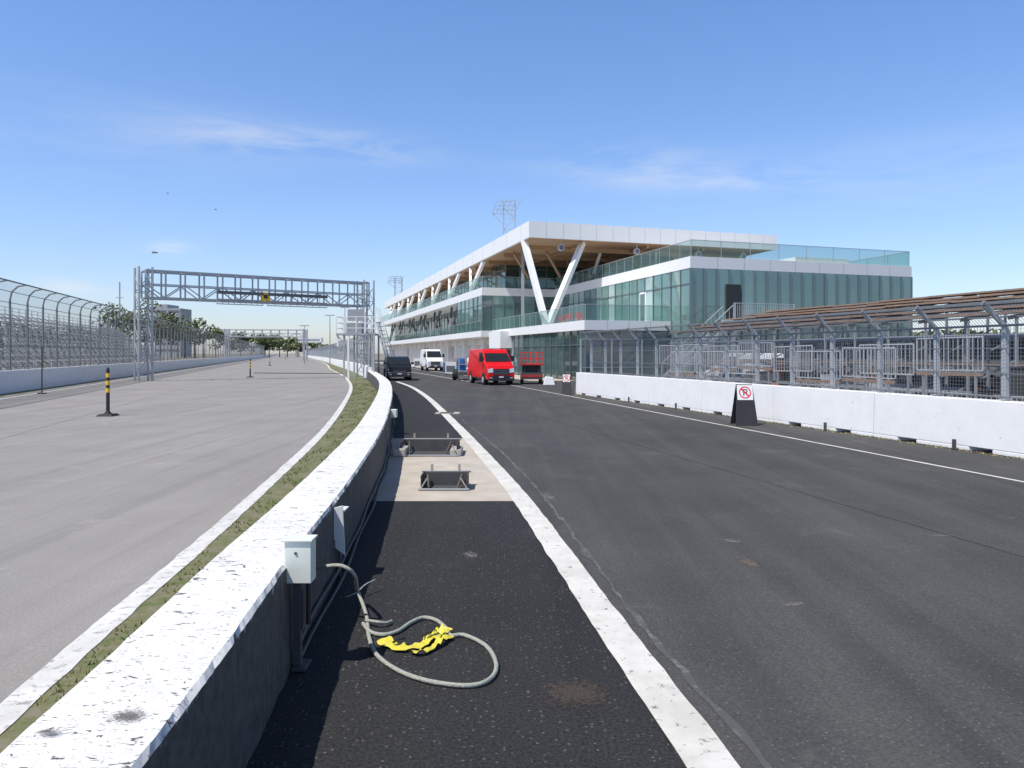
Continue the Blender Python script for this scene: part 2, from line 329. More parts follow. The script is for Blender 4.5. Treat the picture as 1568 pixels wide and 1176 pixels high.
for u,v,sx,sy,ro in ((1215,925,.5,.35,.6),(840,760,.35,2.2,.1),(1440,820,.6,.3,.2),(1120,828,.5,.6,-.3),(720,850,.35,.8,.1)):
    p=G(u,v); disc('dust_patch',p.x,p.y,-0.0012 if u>800 else .003,sx,sy,'dust_patch',ro)
b=MB()
b.tube([(leftW(78)+10,80,0.02),(-24,79,0.03),(-18,78,0.02),(trackR(78)+0.3,78,0.02)],0.05,'black_rubber',6); b.build('cable_ramp')
b=MB()
for i in range(11000):
    y=2.5+ (R()**1.7)*50; a=trackR(y)+0.09; c=wallR(y)-0.5; x=U(a,c)
    if noise.noise(Vector((x*2,y*0.9,0)))<-0.05: continue
    hh=U(0.015,0.05); w=U(0.003,0.008)*(1+y*0.06); t=U(0,6.28); dx,dy=math.cos(t)*w,math.sin(t)*w
    b.add([(x-dx,y-dy,0),(x+dx,y+dy,0),(x+U(-.03,.03),y+U(-.03,.03),hh)],[(0,1,2)],'grass_blade' if R()<0.55 else 'dry_blade')
b.build('grass_tufts')
# ------------------------------------------------------------ near wall
def sweepwall(name,fR,width,h,y0,y1,mat,jit=0.006,batter=0.03):
    b=MB(); ys=[y0]
    while ys[-1]<y1: ys.append(min(y1,ys[-1]+max(0.05,0.010*abs(ys[-1]))))
    rows=[]
    for y in ys:
        xr=fR(y); d=0.25; s=(fR(y+d)-fR(y-d))/(2*d); nrm=Vector((1,-s)).normalized()
        prof=[(batter,0),(0.004,h-0.025),(-0.014,h),(-width*0.35,h+0.004),(-width*0.65,h+0.004),(-width+0.018,h),(-width,h-0.03),(-width-batter,0)]
        row=[]
        for k,(o,z) in enumerate(prof):
            j=jit*noise.noise(Vector((y*4,k*3.3,z*2)))+ jit*0.8*noise.noise(Vector((y*13,k*3.3,1)))
            row.append((xr+nrm.x*(o+j),y+nrm.y*(o+j),z+(j*.6 if 0<k<7 else 0)))
        rows.append(row)
    vs=[p for r in rows for p in r]; n=8; fs=[]
    for i in range(len(rows)-1):
        for k in range(n-1): fs.append((i*n+k,i*n+k+1,(i+1)*n+k+1,(i+1)*n+k))
    fs.append(tuple(range(n))); fs.append(tuple(range((len(rows)-1)*n,len(rows)*n))[::-1])
    b.add(vs,fs,mat); return b.build(name)
HN=0.68
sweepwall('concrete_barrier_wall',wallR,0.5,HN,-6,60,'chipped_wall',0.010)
sweepwall('concrete_barrier_wall',wallR,0.45,0.95,60,700,'barrier_white',0.0)
sweepwall('concrete_barrier_wall',lambda y:leftW(y)+0.15,0.4,1.12,-5,700,'barrier_white',0.004)
disc('wall_spot',-1.39,2.88,HN+.012,.17,.14,'wall_spot'); disc('wall_spot',-1.60,2.75,HN+.013,.12,.07,'wall_spot')
# fixtures on near wall
b=MB()
x=wallR(5.0); 
b.box(x+0.0,x+0.165,4.98,5.11,0.56,0.82,'white_plastic'); b.box(x-0.02,x+0.175,4.965,5.12,0.822,0.835,'white_plastic')
b.box(x+0.04,x+0.09,5.02,5.07,0.03,0.558,'steel_dark'); b.box(x+0.04,x+0.13,4.98,5.14,0.008,0.03,'steel_dark')  # post under the box in dark steel, its shadowed look put into the colour
b.box(x+0.092,x+0.104,5.03,5.16,0.25,0.5,'steel_dark')
b.cyl((x+0.13,5.06,0.28),(x+0.13,5.06,0.55),0.016,0.016,'black_plastic',10)
b.cyl((x+0.07,4.978,.75),(x+.07,4.972,.75),.01,.01,'steel_dark',8)
b.build('junction_box',bevel=0.008)
def bracket(y,s=1.0):
    b=MB(); x=wallR(y)+0.01
    b.hexa([(x,y,0.30),(x+0.10*s,y,0.22),(x+0.10*s,y+0.015,0.22),(x,y+0.015,0.30),(x,y,0.64),(x+0.08*s,y,0.66),(x+0.08*s,y+0.015,0.66),(x,y+0.015,0.64)],'white_paint')
    b.box(x,x+0.09*s,y+0.017,y+0.22,0.60,0.615,'white_paint'); b.box(x+0.02,x+0.05,y+0.05,y+0.09,0.02,0.59,'steel_dark')
    b.box(x,x+0.015,y-0.1,y+0.25,0.30,0.36,'steel_dark')
    b.build('wall_bracket',bevel=0.003)
bracket(7.0)
b=MB(); yy=19.5; x=wallR(yy); b.box(x+0.01,x+0.16,yy,yy+0.2,0.42,0.62,'white_plastic'); b.box(x+0.05,x+0.09,yy+0.05,yy+0.1,0.0,0.418,'steel_dark'); b.build('junction_box',bevel=0.01)
b=MB(); pts=[(wallR(y)+0.05+0.01*math.sin(y*3),y,0.10+0.02*math.sin(y*1.3)) for y in [5.2+0.4*i for i in range(60)]]
b.tube(pts,0.014,'steel_dark',6); pts=[(wallR(y)+0.075+0.015*math.sin(y*2),y,0.022) for y in [5.2+0.4*i for i in range(60)]]; b.tube(pts,0.014,'steel_dark',6); b.build('conduit_pipe')
# rope
def cat(pts,n=8):
    out=[];P=[pts[0]]+pts+[pts[-1]]
    for i in range(1,len(P)-2):
        for k in range(n):
            t=k/n; a,b_,c,d=P[i-1],P[i],P[i+1],P[i+2]
            out.append(0.5*((2*b_)+(c-a)*t+(2*a-5*b_+4*c-d)*t*t+(3*b_-a-3*c+d)*t**3))
    out.append(P[-2]); return out
r0=0.0145
rp=[(wallR(5.9)+0.04,5.95,0.40),(-1.26,5.85,0.44),(-1.17,5.9,0.36)]
rp=[Vector(p) for p in rp]+[G(548,905,0.12)]+[G(u,v,0.018) for u,v in ((561,942),(565,975),(577,1003),(612,1028),(660,1044),(718,1050),(750,1040),(760,1018),(745,990),(712,973),(690,973),(683,962),(668,950),(648,946),(628,954),(610,966),(588,972),(568,968),(556,955))]
b=MB(); b.tube(cat(rp),r0,'rope',10)
b.tube(cat([G(560,950,.03),G(575,952,.045),G(590,954,.03),G(600,951,.02)],5),r0*0.8,'rope',8)
b.tube(cat([G(528,915,.03),G(545,908,.06),G(560,895,.09),G(575,888,.10)],5),0.006,'rope',6)
b.build('rope',smooth=True)
b=MB()
def ribbon(path,w,amp,seed):
    tp=cat(path,7); vs=[];fs=[];L=len(tp)
    for i,p in enumerate(tp):
        d=(tp[min(i+1,L-1)]-tp[max(i-1,0)]); d.z=0; d.normalize(); s=Vector((-d.y,d.x,0))
        z1=amp*abs(noise.noise(Vector((i*.22,seed,0))))*2; z2=amp*abs(noise.noise(Vector((i*.22,seed,5))))*2; ww=w*(.55+.5*abs(noise.noise(Vector((i*.13,seed,9)))))
        vs+=[p+s*ww+Vector((0,0,z1)),p+Vector((0,0,(z1+z2)*.2+.012)),p-s*ww+Vector((0,0,z2))]
    for i in range(L-1):
        for k in (0,1): fs.append((3*i+k,3*i+k+1,3*i+k+4,3*i+k+3))
    b.add(vs,fs,'tape_yellow')
ribbon([G(584,980,.01),G(600,990,.015),G(622,993,.02),G(645,988,.02),G(662,978,.03),G(676,968,.03),G(684,964,.02)],.062,.03,1.0)
ribbon([G(628,1000,.01),G(645,1000,.02),G(662,992,.02),G(675,982,.03),G(690,975,.02)],.038,.03,4.0)
ribbon([G(650,980,.03),G(665,970,.05),G(672,966,.06),G(680,972,.05)],.03,.04,8.0)
b.build('caution_tape',smooth=True)
b=MB()
for u,v,z in ((610,992,.05),(655,984,.06)):
    p=G(u,v,0); b.tube([p+Vector((-.03,-.04,z)),p+Vector((0,0,z+.01)),p+Vector((.04,.05,z))],.008,'black_plastic',6)
b.build('cable_tie')
def pitframe(cx,cy,w,d,h,name='steel_anchor_frame'):
    b=MB(); t=0.012
    b.box(cx-w/2,cx+w/2,cy-d/2,cy+d/2,0.006,0.012,'steel_dark')
    b.box(cx-w/2,cx-w/2+t,cy-d/2+.002,cy+d/2-.002,0.013,h,'steel_rust'); b.box(cx+w/2-t,cx+w/2,cy-d/2+.002,cy+d/2-.002,0.013,h,'steel_rust')
    b.box(cx-w/2+t+.001,cx+w/2-t-.001,cy+d/2-t,cy+d/2,0.013,h-0.01,'steel_dark')
    b.box(cx-w/2-0.03,cx+w/2+0.03,cy-d/2-0.04,cy-d/2-0.002,0.013,0.04,'galv')
    b.box(cx-w/2-0.03,cx+w/2+0.03,cy+d/2+0.002,cy+d/2+0.05,h-0.02,h,'galv_dark')
    for sx in (-0.33,0.28):
        b.box(cx+sx*w-0.018,cx+sx*w+0.018,cy+d/2+.055,cy+d/2+0.09,0.013,h+0.10,'concrete')
        b.beam((cx+sx*w,cy-d/2+0.03,0.02),(cx+sx*w*1.25,cy+d/2-0.05,h*0.8),0.03,'steel_rust')
    b.beam((cx-w/2,cy-d/2+.01,0.03),(cx-w/2+0.1,cy-d/2+.01,h-0.03),0.02,'galv'); b.beam((cx+w/2,cy-d/2+.01,0.03),(cx+w/2-0.1,cy-d/2+.01,h-0.03),0.02,'galv')
    b.build(name,bevel=0.003)
pitframe(-0.99,11.8,0.68,0.45,0.22); pitframe(-1.62,15.8,1.12,0.8,0.26)
b=MB(); b.box(-2.3,-2.05,15.3,15.9,0.006,0.16,'concrete'); b.box(-1.2,-0.98,15.4,16.0,.006,.14,'concrete'); b.build('concrete_block',bevel=0.02)
# ------------------------------------------------------------ delineators
def delineator(x,y,h=1.5):
    b=MB(); b.hexa([(x-.26,y-.26,0.006),(x+.26,y-.26,0.006),(x+.26,y+.26,0.006),(x-.26,y+.26,0.006),(x-.2,y-.2,.07),(x+.2,y-.2,.07),(x+.2,y+.2,.07),(x-.2,y+.2,.07)],'black_rubber')
    b.cyl((x,y,.07),(x,y,.16),.12,.06,'black_rubber')
    zs=[.16,h*.50,h*.59,h*.66,h*.75,h*.82,h*.91,h]; ms=['black_plastic','yellow','black_plastic','yellow','black_plastic','yellow','black_plastic']
    for i in range(7): b.cyl((x,y,zs[i]),(x,y,zs[i+1]),.055,.055,ms[i],14)
    b.cyl((x,y,h),(x,y,h+.06),.035,.02,'black_plastic',12)
    b.build('delineator_post',bevel=0)
for u,v in ((165,637),(383,578),(413,560),(437,550)):
    p=G(u,v); delineator(p.x,p.y)
b=MB(); p=G(64,603); b.cyl((p.x,p.y,0),(p.x,p.y,2.3),0.03,0.03,'black_plastic',8); b.cyl((p.x,p.y,0),(p.x,p.y,.05),.2,.2,'black_rubber'); b.build('marker_pole')
# ------------------------------------------------------------ right barrier
b=MB(); y=39.0; i=0
def rb(y,o=0): return rightW(y)+o
while y>-3:
    y1=y-4.0; ya,yb=y-0.012,y1+0.012
    def blk(p,q,z0,z1,off=0.0,w=0.42,taper=0.0):
        b.hexa([(rb(q)+off,q,z0),(rb(q)+w,q,z0),(rb(p)+w,p,z0),(rb(p)+off,p,z0),(rb(q)+off+taper,q,z1),(rb(q)+w-taper,q,z1),(rb(p)+w-taper,p,z1),(rb(p)+off+taper,p,z1)],'barrier_white')
    o=U(-.012,.012); tz=1.07+U(-.01,.01)
    blk(ya,yb,0.09,tz,o,0.42+o,0.03)
    blk(ya,ya-0.75,0,0.088,o); blk(ya-1.3,yb+1.3,0,0.088,o); blk(yb+0.75,yb,0,0.088,o)
    y=y1
b.build('concrete_barrier_wall',bevel=0.015)
b=MB()
for k in range(6):
    y=12.5+4.0*k; b.box(rb(y)-.16,rb(y)-.10,y-.03,y+.03,0,0.22,'steel_dark')
b.build('anchor_stubs')
b=MB()
for k in range(1500):
    y=9+(R()**1.3)*30; x=rb(y)-0.01-R()*R()*0.28; hh=U(.01,.05); w=U(.01,.03)
    b.add([(x-w,y,0),(x+w,y+U(-.02,.02),0),(x+U(-.03,.03),y+.01,hh)],[(0,1,2)],'dry_blade' if R()<.6 else 'bark')
b.build('dead_weeds')
b=MB(); d=Vector((-K,1,0)).normalized(); OX=0.25
ypost=[15.74+1.68*k for k in range(-6,14)]
ZT=2.55; tipx=-0.42; tipz=2.98
for y in ypost:
    x=rb(y)+OX; b.beam((x,y,1.0),(x,y,ZT),0.10,'galv_light',0.10); 
    b.beam((x,y,ZT-0.02),(x+tipx,y,tipz),0.075,'galv',0.08); b.cyl((x+tipx-.03,y,tipz+.02),(x+tipx+.03,y,tipz-.01),.06,.06,'galv_dark',8)
    b.box(x-.09,x+.09,y-.09,y+.09,1.08,1.1,'galv')
ya,yb=ypost[0],ypost[-1]
for z in (1.14,1.6,2.1,ZT): b.beam((rb(ya)+OX-.055,ya,z),(rb(yb)+OX-.055,yb,z),0.02 if z<ZT else .045,'galv_dark')
b.beam((rb(ya)+OX+tipx,ya,tipz),(rb(yb)+OX+tipx,yb,tipz),0.05,'galv_dark')
b.beam((rb(ya)+OX+tipx/2,ya,(ZT+tipz)/2),(rb(yb)+OX+tipx/2,yb,(ZT+tipz)/2),0.02,'galv_dark')
fr=b
w=MB(); z=1.12
while z<ZT: w.beam((rb(ya)+OX-.06,ya,z),(rb(yb)+OX-.06,yb,z),0.005,'galv_dark'); z+=0.075
y=ya
while y<yb:
    x=rb(y)+OX-.06; w.beam((x,y,1.1),(x,y,ZT),0.006,'galv_dark'); w.beam((x,y,ZT),(x+tipx,y,tipz),0.006,'galv_dark'); y+=0.075
e=empty('catch_fence'); fr.build('posts_and_rails',e); w.build('wire_mesh',e)
b=MB()
for k in range(0,7):
    x=rb(39)+OX+k*1.6; b.beam((x,39+k*.6,0),(x,39+k*.6,2.7),0.07,'galv'); 
b.beam((rb(39)+OX,39,2.7),(rb(39)+OX+9.6,42.6,2.7),.05,'galv'); b.beam((rb(39)+OX,39,1.3),(rb(39)+OX+9.6,42.6,1.3),.04,'galv')
b.quad((rb(39)+OX,39,.1),(rb(39)+OX+9.6,42.6,.1),(rb(39)+OX+9.6,42.6,2.7),(rb(39)+OX,39,2.7),'wire_mesh'); b.build('mesh_fence')
# wooden bleachers behind right fence
b=MB(); cx=lambda c,y:c-K*y
rows=[(18.3,3.02),(19.2,3.22),(20.1,3.42),(21.0,3.62),(21.9,3.80),(22.8,3.98)]
for c,z in rows:
    y=10.0
    while y<38.6:
        y1=min(y+U(2.2,2.9),38.8); zz=z+U(-.02,.02)
        for o in (0,0.2,0.4):
            b.hexa([(cx(c+o,y),y,zz),(cx(c+o+.17,y),y,zz),(cx(c+o+.17,y1),y1,zz),(cx(c+o,y1),y1,zz),(cx(c+o,y),y,zz+.06),(cx(c+o+.17,y),y,zz+.06),(cx(c+o+.17,y1),y1,zz+.06),(cx(c+o,y1),y1,zz+.06)],'plank')
        y=y1+0.02
y=10
while y<39:
    b.beam((cx(18.1,y),y,2.90),(cx(23.5,y),y,4.0),0.07,'steel_dark',0.1)
    for c,z in rows[::2]:
        b.beam((cx(c,y),y,0),(cx(c,y),y,z-.05),0.06,'galv')
    b.beam((cx(18.3,y),y,0.4),(cx(22.8,y),y,2.8),0.04,'galv'); b.beam((cx(18.3,y),y,1.6),(cx(22.8,y),y,1.6),0.04,'galv')
    y+=1.45
for c,z in rows:
    b.beam((cx(c,10),10,z-.08),(cx(c,38.8),38.8,z-.08),.05,'galv_dark')
    for zz in (0.9,1.7,2.5):
        if zz<z-.2: b.beam((cx(c,10),10,zz),(cx(c,38.8),38.8,zz),.04,'galv' if zz!=1.7 else 'plank' if c<19 else 'galv_dark')
b.hexa([(cx(24,10),10,0),(cx(24.1,10),10,0),(cx(24.1,39),39,0),(cx(24,39),39,0),(cx(24,10),10,2.5),(cx(24.1,10),10,2.5),(cx(24.1,39),39,2.5),(cx(24,39),39,2.5)],'mid_int')
b.build('bleacher_stand')
b=MB()
for r_,(c,z0) in enumerate(((16.6,1.15),(17.2,1.35),(17.8,0.0))):
    y=9.0
    while y<36:
        L=2.1; h=0.95; t=U(-.04,.04); zb=z0+U(-.05,.12)
        if R()<.25: y+=L; continue
        A=Vector((cx(c,y),y,zb)); B=Vector((cx(c,y+L),y+L,zb+t))
        for zz in (0.1,h): b.beam(A+Vector((0,0,zz)),B+Vector((0,0,zz)),.035,'galv_light')
        for k in range(15):
            P=A.lerp(B,k/14); b.beam(P+Vector((0,0,.1)),P+Vector((0,0,h)),.016 if 0<k<14 else .035,'galv_light')
        if zb>0.5:
            for k in (0.1,0.9): P=A.lerp(B,k); b.beam(Vector((P.x,P.y,0)),P+Vector((0,0,.1)),.05,'galv')
            if R()<.6: b.beam(A+Vector((0,0,.0)),B,.06,'plank',.09)
        y+=L+0.12
b.build('crowd_barriers')
b=MB()
for k in range(60):
    y=U(11,37); x=cx(U(18.2,23),y); w=U(.15,.7); h=U(.6,1.75); 
    mt=random.choice(['blue_paint','steel_dark','dark_int','white_paint','steel_dark','dark_int','mid_int','steel_dark','orange','red_dull','galv_light','black_plastic'])
    if mt in ('orange','red_dull','white_paint'): w*=.5
    b.box(x-w,x+w,y-w*.6,y+w*.6,0.12,h,mt); b.box(x-w*.9,x+w*.9,y-w*.5,y+w*.5,h+.003,h+.08,'black_plastic'); b.cyl((x-w*.6,y-w*.62,.12),(x-w*.6,y-w*.7,.12),.12,.12,'black_rubber'); b.cyl((x+w*.6,y-w*.62,.12),(x+w*.6,y-w*.7,.12),.12,.12,'black_rubber')
b.build('stored_equipment')
# ------------------------------------------------------------ left fence
b=MB(); w=MB(); ZF=5.5
y=22.0
while y<420:
    x=leftW(y)-0.05; s=1 if y<150 else 1.6
    b.beam((x,y,1.0),(x,y,ZF-0.75),0.08*s,'galv_dark')
    pts=[Vector((x,y,ZF-.75)),Vector((x+.10,y,ZF-.35)),Vector((x+.4,y,ZF-.08)),Vector((x+.85,y,ZF))]
    for i in range(3): b.beam(pts[i],pts[i+1],0.06*s,'galv_dark')
    y+=2.7 if y<120 else 5.4
for z,o,t in ((1.3,0,.03),(2.4,0,.03),(3.5,0,.03),(4.6,0,.03),(5.15,.1,.03),(ZF,.85,.06)):
    b.beam((leftW(22)-.05+o,22,z),(leftW(420)-.05+o,420,z),t,'galv_dark')
for i in range(40):
    y0=22+i*10;y1=y0+10
    for (o0,z0,o1,z1) in ((0,1.1,0,ZF-.75),(0,ZF-.75,.4,ZF-.08),(.4,ZF-.08,.85,ZF)):
        w.quad((leftW(y0)+o0,y0,z0),(leftW(y1)+o0,y1,z0),(leftW(y1)+o1,y1,z1),(leftW(y0)+o1,y0,z1),'wire_mesh')
e=empty('catch_fence'); b.build('posts_and_rails',e); w.build('wire_mesh',e)
b=MB(); w=MB(); y=56.0; ZP=3.3
fw=lambda y:wallR(y)-.2
while y<420:
    s=1 if y<150 else 1.6
    b.beam((fw(y),y,.6),(fw(y),y,ZP),0.08*s,'galv'); b.beam((fw(y),y,ZP),(fw(y)-.4,y,ZP+.35),.06*s,'galv')
    y1=y+3.0
    for z,o in ((.8,0),(2.0,0),(ZP,0),(ZP+.35,-.4)): b.beam((fw(y)+o,y,z),(fw(y1)+o,y1,z),.04,'galv')
    w.quad((fw(y),y,.7),(fw(y1),y1,.7),(fw(y1),y1,ZP),(fw(y),y,ZP),'wire_mesh_far'); w.quad((fw(y),y,ZP),(fw(y1),y1,ZP),(fw(y1)-.4,y1,ZP+.35),(fw(y)-.4,y,ZP+.35),'wire_mesh_far')
    y=y1
e=empty('catch_fence'); b.build('posts_and_rails',e); w.build('wire_mesh',e)
# left grandstand
b=MB(); gx=lambda c,y:c-K*y
NR=10
for k in range(NR):
    c=-22.5-k*0.85; z=1.3+k*0.53
    b.beam((gx(c,24),24,z),(gx(c,138),138,z),0.26,'galv_light',0.05)
    b.beam((gx(c-.3,24),24,z-.28),(gx(c-.3,138),138,z-.28),0.4,'galv',0.04)
    if k%3==0: b.beam((gx(c,24),24,z*.5),(gx(c,138),138,z*.5),.05,'galv')
y=24
while y<139:
    for k in range(0,NR,2):
        c=-22.5-k*0.85; z=1.3+k*.53; b.beam((gx(c,y),y,0),(gx(c,y),y,z),.06,'galv_light')
    b.beam((gx(-22.2,y),y,1.0),(gx(-22.5-NR*.85,y),y,1.0+NR*.53),.07,'galv',.12)
    b.beam((gx(-22.5,y),y,.2),(gx(-29.5,y),y,3.5),.045,'galv'); b.beam((gx(-30.5,y),y,.2),(gx(-25,y),y,2.5),.045,'galv')
    b.beam((gx(-31.0,y),y,0),(gx(-31.0,y),y,7.0),.06,'galv')
    if int(y)%2==0: b.beam((gx(-22.5,y),y,0.1),(gx(-22.5,y+2.2),y+2.2,1.2),.045,'galv_light')
    b.beam((gx(-27,y),y,0.1),(gx(-27,y+2.2),y+2.2,3.2),.045,'galv_light')
    y+=2.2
for z in (6.6,7.0): b.beam((gx(-31,24),24,z),(gx(-31,138),138,z),.05,'galv_light')
b.build('scaffold_grandstand')
b=MB(); p=G(12,562); 
b.cyl((p.x,p.y,0.03),(p.x,p.y,.9),.22,.04,'orange'); b.cyl((p.x,p.y,.4),(p.x,p.y,.58),.152,.112,'white_paint'); b.box(p.x-.3,p.x+.3,p.y-.3,p.y+.3,0,.04,'orange'); b.build('traffic_cone')
# ------------------------------------------------------------ gantry
def gantry(pL,pR,zb,zt,mat='galv',dep=1.3,posts=True,sign=True,n=13,t=.14):
    b=MB(); pL=Vector(pL);pR=Vector(pR); d=(pR-pL).normalized(); nn=Vector((-d.y,d.x,0))*dep/2
    up=lambda z:Vector((0,0,z))
    for s in (-1,1):
        for z in (zb,zt): b.beam(pL+nn*s+up(z),pR+nn*s+up(z),t,mat)
        b.beam(pL+nn*s+up(zb+(zt-zb)*.5),pR+nn*s+up(zb+(zt-zb)*.5),t*.6,mat)
    for i in range(n+1):
        P=pL.lerp(pR,i/n)
        for s in (-1,1): b.beam(P+nn*s+up(zb),P+nn*s+up(zt+(.0)),t*.7,mat)
        b.beam(P-nn+up(zb),P+nn+up(zb),t*.6,mat); b.beam(P-nn+up(zt),P+nn+up(zt),t*.6,mat)
        if i<n:
            Q=pL.lerp(pR,(i+1)/n)
            for s in (-1,1):
                if i%2: b.beam(P+nn*s+up(zb),Q+nn*s+up(zb+(zt-zb)*.5),t*.5,mat)
                else: b.beam(P+nn*s+up(zb+(zt-zb)*.5),Q+nn*s+up(zb),t*.5,mat)
            b.beam(P-nn+up(zb),Q+nn+up(zb),t*.5,mat)
    if posts:
        for P in (pL,pR):
            for o in (-.45,.45):
                for s in (-1,1):
                    b.beam(P+d*o+nn*s,P+d*o+nn*s+up(zt+.25),t*.9,mat)
            z=0.4
            while z<zt-.6:
                for s in (-1,1):
                    b.beam(P-d*.45+nn*s+up(z),P+d*.45+nn*s+up(z),t*.4,mat); b.beam(P-d*.45+nn*s+up(z),P+d*.45+nn*s+up(z+1.2),t*.35,mat)
                for o in (-.45,.45): b.beam(P+d*o-nn+up(z),P+d*o+nn+up(z+1.2),t*.35,mat)
                z+=1.2
    if sign:
        for f0,f1 in ((.28,.48),(.50,.78)):
            A=pL.lerp(pR,f0)-nn*1.25;B=pL.lerp(pR,f1)-nn*1.25
            b.beam(A+up(zb+.08),B+up(zb+.08),.07,mat); b.beam(A+up(zb-.28),B+up(zb-.28),.07,mat)
            b.beam(A+up(zb+.6),B+up(zb+.6),.3,'mid_int',.22)
            k=8
            for i in range(k+1): P=A.lerp(B,i/k); b.beam(P+up(zb-.28),P+up(zb+.6),.04,mat)
        P=pL.lerp(pR,.49)-nn*1.35
        b.beam(P-d*.36+up(zb+.40),P+d*.36+up(zb+.40),.1,'yellow',.66)
        b.beam(P-nn*.08-d*.15+up(zb+.40),P-nn*.08+d*.15+up(zb+.40),.03,'black_plastic',.3)
    return b
b=gantry((-26.6,57.5,0),(-12.5,68,0),6.0,7.95); b.build('track_gantry')
b=gantry(G(348,553).to_tuple()[:2]+(0,),(-53.5,206,0),6.2,8.0,t=.22,sign=False,n=9); b.build('track_gantry')
# ------------------------------------------------------------ marshal tower with stairs
b=MB(); X,Y=-11.6,61.0
zp=3.5
b.box(X-1.6,X+1.3,Y-1.2,Y+1.2,zp-.12,zp,'galv')
for sx in (-1.5,-.7,1.2):
    b.beam((X+sx,Y-1.1,0 if sx!=-1.5 else zp-1),(X+sx,Y-1.1,zp-.12),.14,'white_paint'); b.beam((X+sx,Y+1.1,0),(X+sx,Y+1.1,zp-.12),.12,'galv')
for sx in (-1.6,-.85,-.1,.6,1.3):
    for sy in (-1.2,1.2): b.beam((X+sx,Y+sy,zp),(X+sx,Y+sy,zp+1.25),.06,'white_paint')
for z in (.4,.8,1.25):
    for sy in (-1.2,1.2): b.beam((X-1.6,Y+sy,zp+z),(X+1.3,Y+sy,zp+z),.05,'white_paint')
    b.beam((X-1.6,Y-1.2,zp+z),(X-1.6,Y+1.2,zp+z),.05,'white_paint')
b.beam((X-1.6,Y-1.2,zp-.1),(X-.7,Y-1.1,zp-1.0),.08,'galv'); b.beam((X-1.5,Y-1.1,zp-.6),(X+1.2,Y-1.1,zp-.6),.08,'galv')
b.box(X-1.0,X+.2,Y-.6,Y+.5,zp+.02,zp+.8,'grey_panel'); b.box(X-1.1,X+.1,Y+.52,Y+.6,zp+1.0,zp+1.9,'grey_panel')
for s in (-.6,.6):
    b.beam((X+1.3,Y+s,zp+.9),(X+2.4,Y+s+0.2,0.3),.1,'white_paint',.22); b.beam((X+1.3,Y+s,zp+2.0),(X+2.6,Y+s+.2,1.3),.05,'white_paint')
for k in range(11):
    t=k/10; b.box(X+1.25+1.1*t,X+1.55+1.1*t,Y-.55,Y+.6,zp+.85-3.1*t*1.0,zp+.89-3.1*t,'galv')
for sx in (.4,1.2): b.beam((X+sx,Y-.6,zp),(X+sx,Y-.6,zp+2.0),.06,'white_paint')
b.build('marshal_stairs_platform')
# ------------------------------------------------------------ building
P1=Vector((5.1,56,0)); D1=Vector((-K,1,0)); D2=Vector((.9417,.3363,0))
def BP(a,bb,z): return P1+D1*a+D2*bb+Vector((0,0,z))
def bbx(m,a0,a1,b0,b1,z0,z1,mat):
    m.hexa([BP(a0,b0,z0),BP(a0,b1,z0),BP(a1,b1,z0),BP(a1,b0,z0),BP(a0,b0,z1),BP(a0,b1,z1),BP(a1,b1,z1),BP(a1,b0,z1)],mat)
BLD=empty('pit_building')
glassB=MB(); mull=MB(); walls=MB(); slabs=MB(); rails=MB(); roof=MB(); cols=MB(); soff=MB()
def panes(a0,b0,a1,b1,z0,z1,n,mats,mw=.06,hz=()):
    p=BP(a0,b0,0); q=BP(a1,b1,0); d=(q-p).normalized(); nr=Vector((-d.y,d.x,0))
    if nr.y>0 : nr=-nr
    for i in range(n):
        A=p.lerp(q,i/n);B=p.lerp(q,(i+1)/n); j=U(-.012,.012);j2=U(-.006,.006)
        glassB.quad(A+nr*j+Vector((0,0,z0)),B-nr*j+Vector((0,0,z0)),B-nr*(j+j2)+Vector((0,0,z1)),A+nr*(j-j2)+Vector((0,0,z1)),random.choice(mats))
        mull.beam(A+nr*.03+Vector((0,0,z0)),A+nr*.03+Vector((0,0,z1)),mw,'mullion',.09)
    mull.beam(q+nr*.03+Vector((0,0,z0)),q+nr*.03+Vector((0,0,z1)),mw,'mullion',.09)
    for z in hz: mull.beam(p+nr*.03+Vector((0,0,z)),q+nr*.03+Vector((0,0,z)),.07,'mullion',.05)
def rail(a0,b0,a1,b1,z,h=1.1,step=1.6,hand=True,n=None):
    p=BP(a0,b0,z);q=BP(a1,b1,z);L=(q-p).length;n=n or max(1,int(L/step))
    for i in range(n):
        A=p.lerp(q,i/n+.004/n);B=p.lerp(q,(i+1)/n-.004/n)
        rails.quad(A+Vector((0,0,.03)),B+Vector((0,0,.03)),B+Vector((0,0,h)),A+Vector((0,0,h)),'rail_glass')
        rails.beam(A,A+Vector((0,0,h)),.035,'galv')
    rails.beam(p+Vector((0,0,h+.02)),q+Vector((0,0,h+.02)),.04,'galv')
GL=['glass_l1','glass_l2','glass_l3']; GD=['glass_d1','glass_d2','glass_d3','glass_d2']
Z1b,Z1,Z2b,Z2,Z3b,Z3=3.65,4.34,7.97,8.79,12.0,13.4
AE=121.6
bbx(slabs,0,AE,0,6.95,Z1b,Z1,'white_clad')
bbx(slabs,26.0,AE,-1.2,-0.005,Z1b+.05,Z1-.02,'white_clad')
bbx(slabs,-2.75,26.3,7,27,Z2b,Z2,'white_clad'); bbx(slabs,26.303,AE,-1.03,27,Z2b,Z2-.003,'white_clad')
for k in range(1,9):
    bb=7+k*20/9; bbx(slabs,-2.762,-2.752,bb-.012,bb+.012,Z2b,Z2,'fascia_joint')
for k in range(1,4): bbx(slabs,-.012,-.002,k*1.74-.012,k*1.74+.012,Z1b,Z1,'fascia_joint')
bbx(slabs,-2.0,4,16.5,21.5,Z2+.003,Z2+.42,'white_clad')
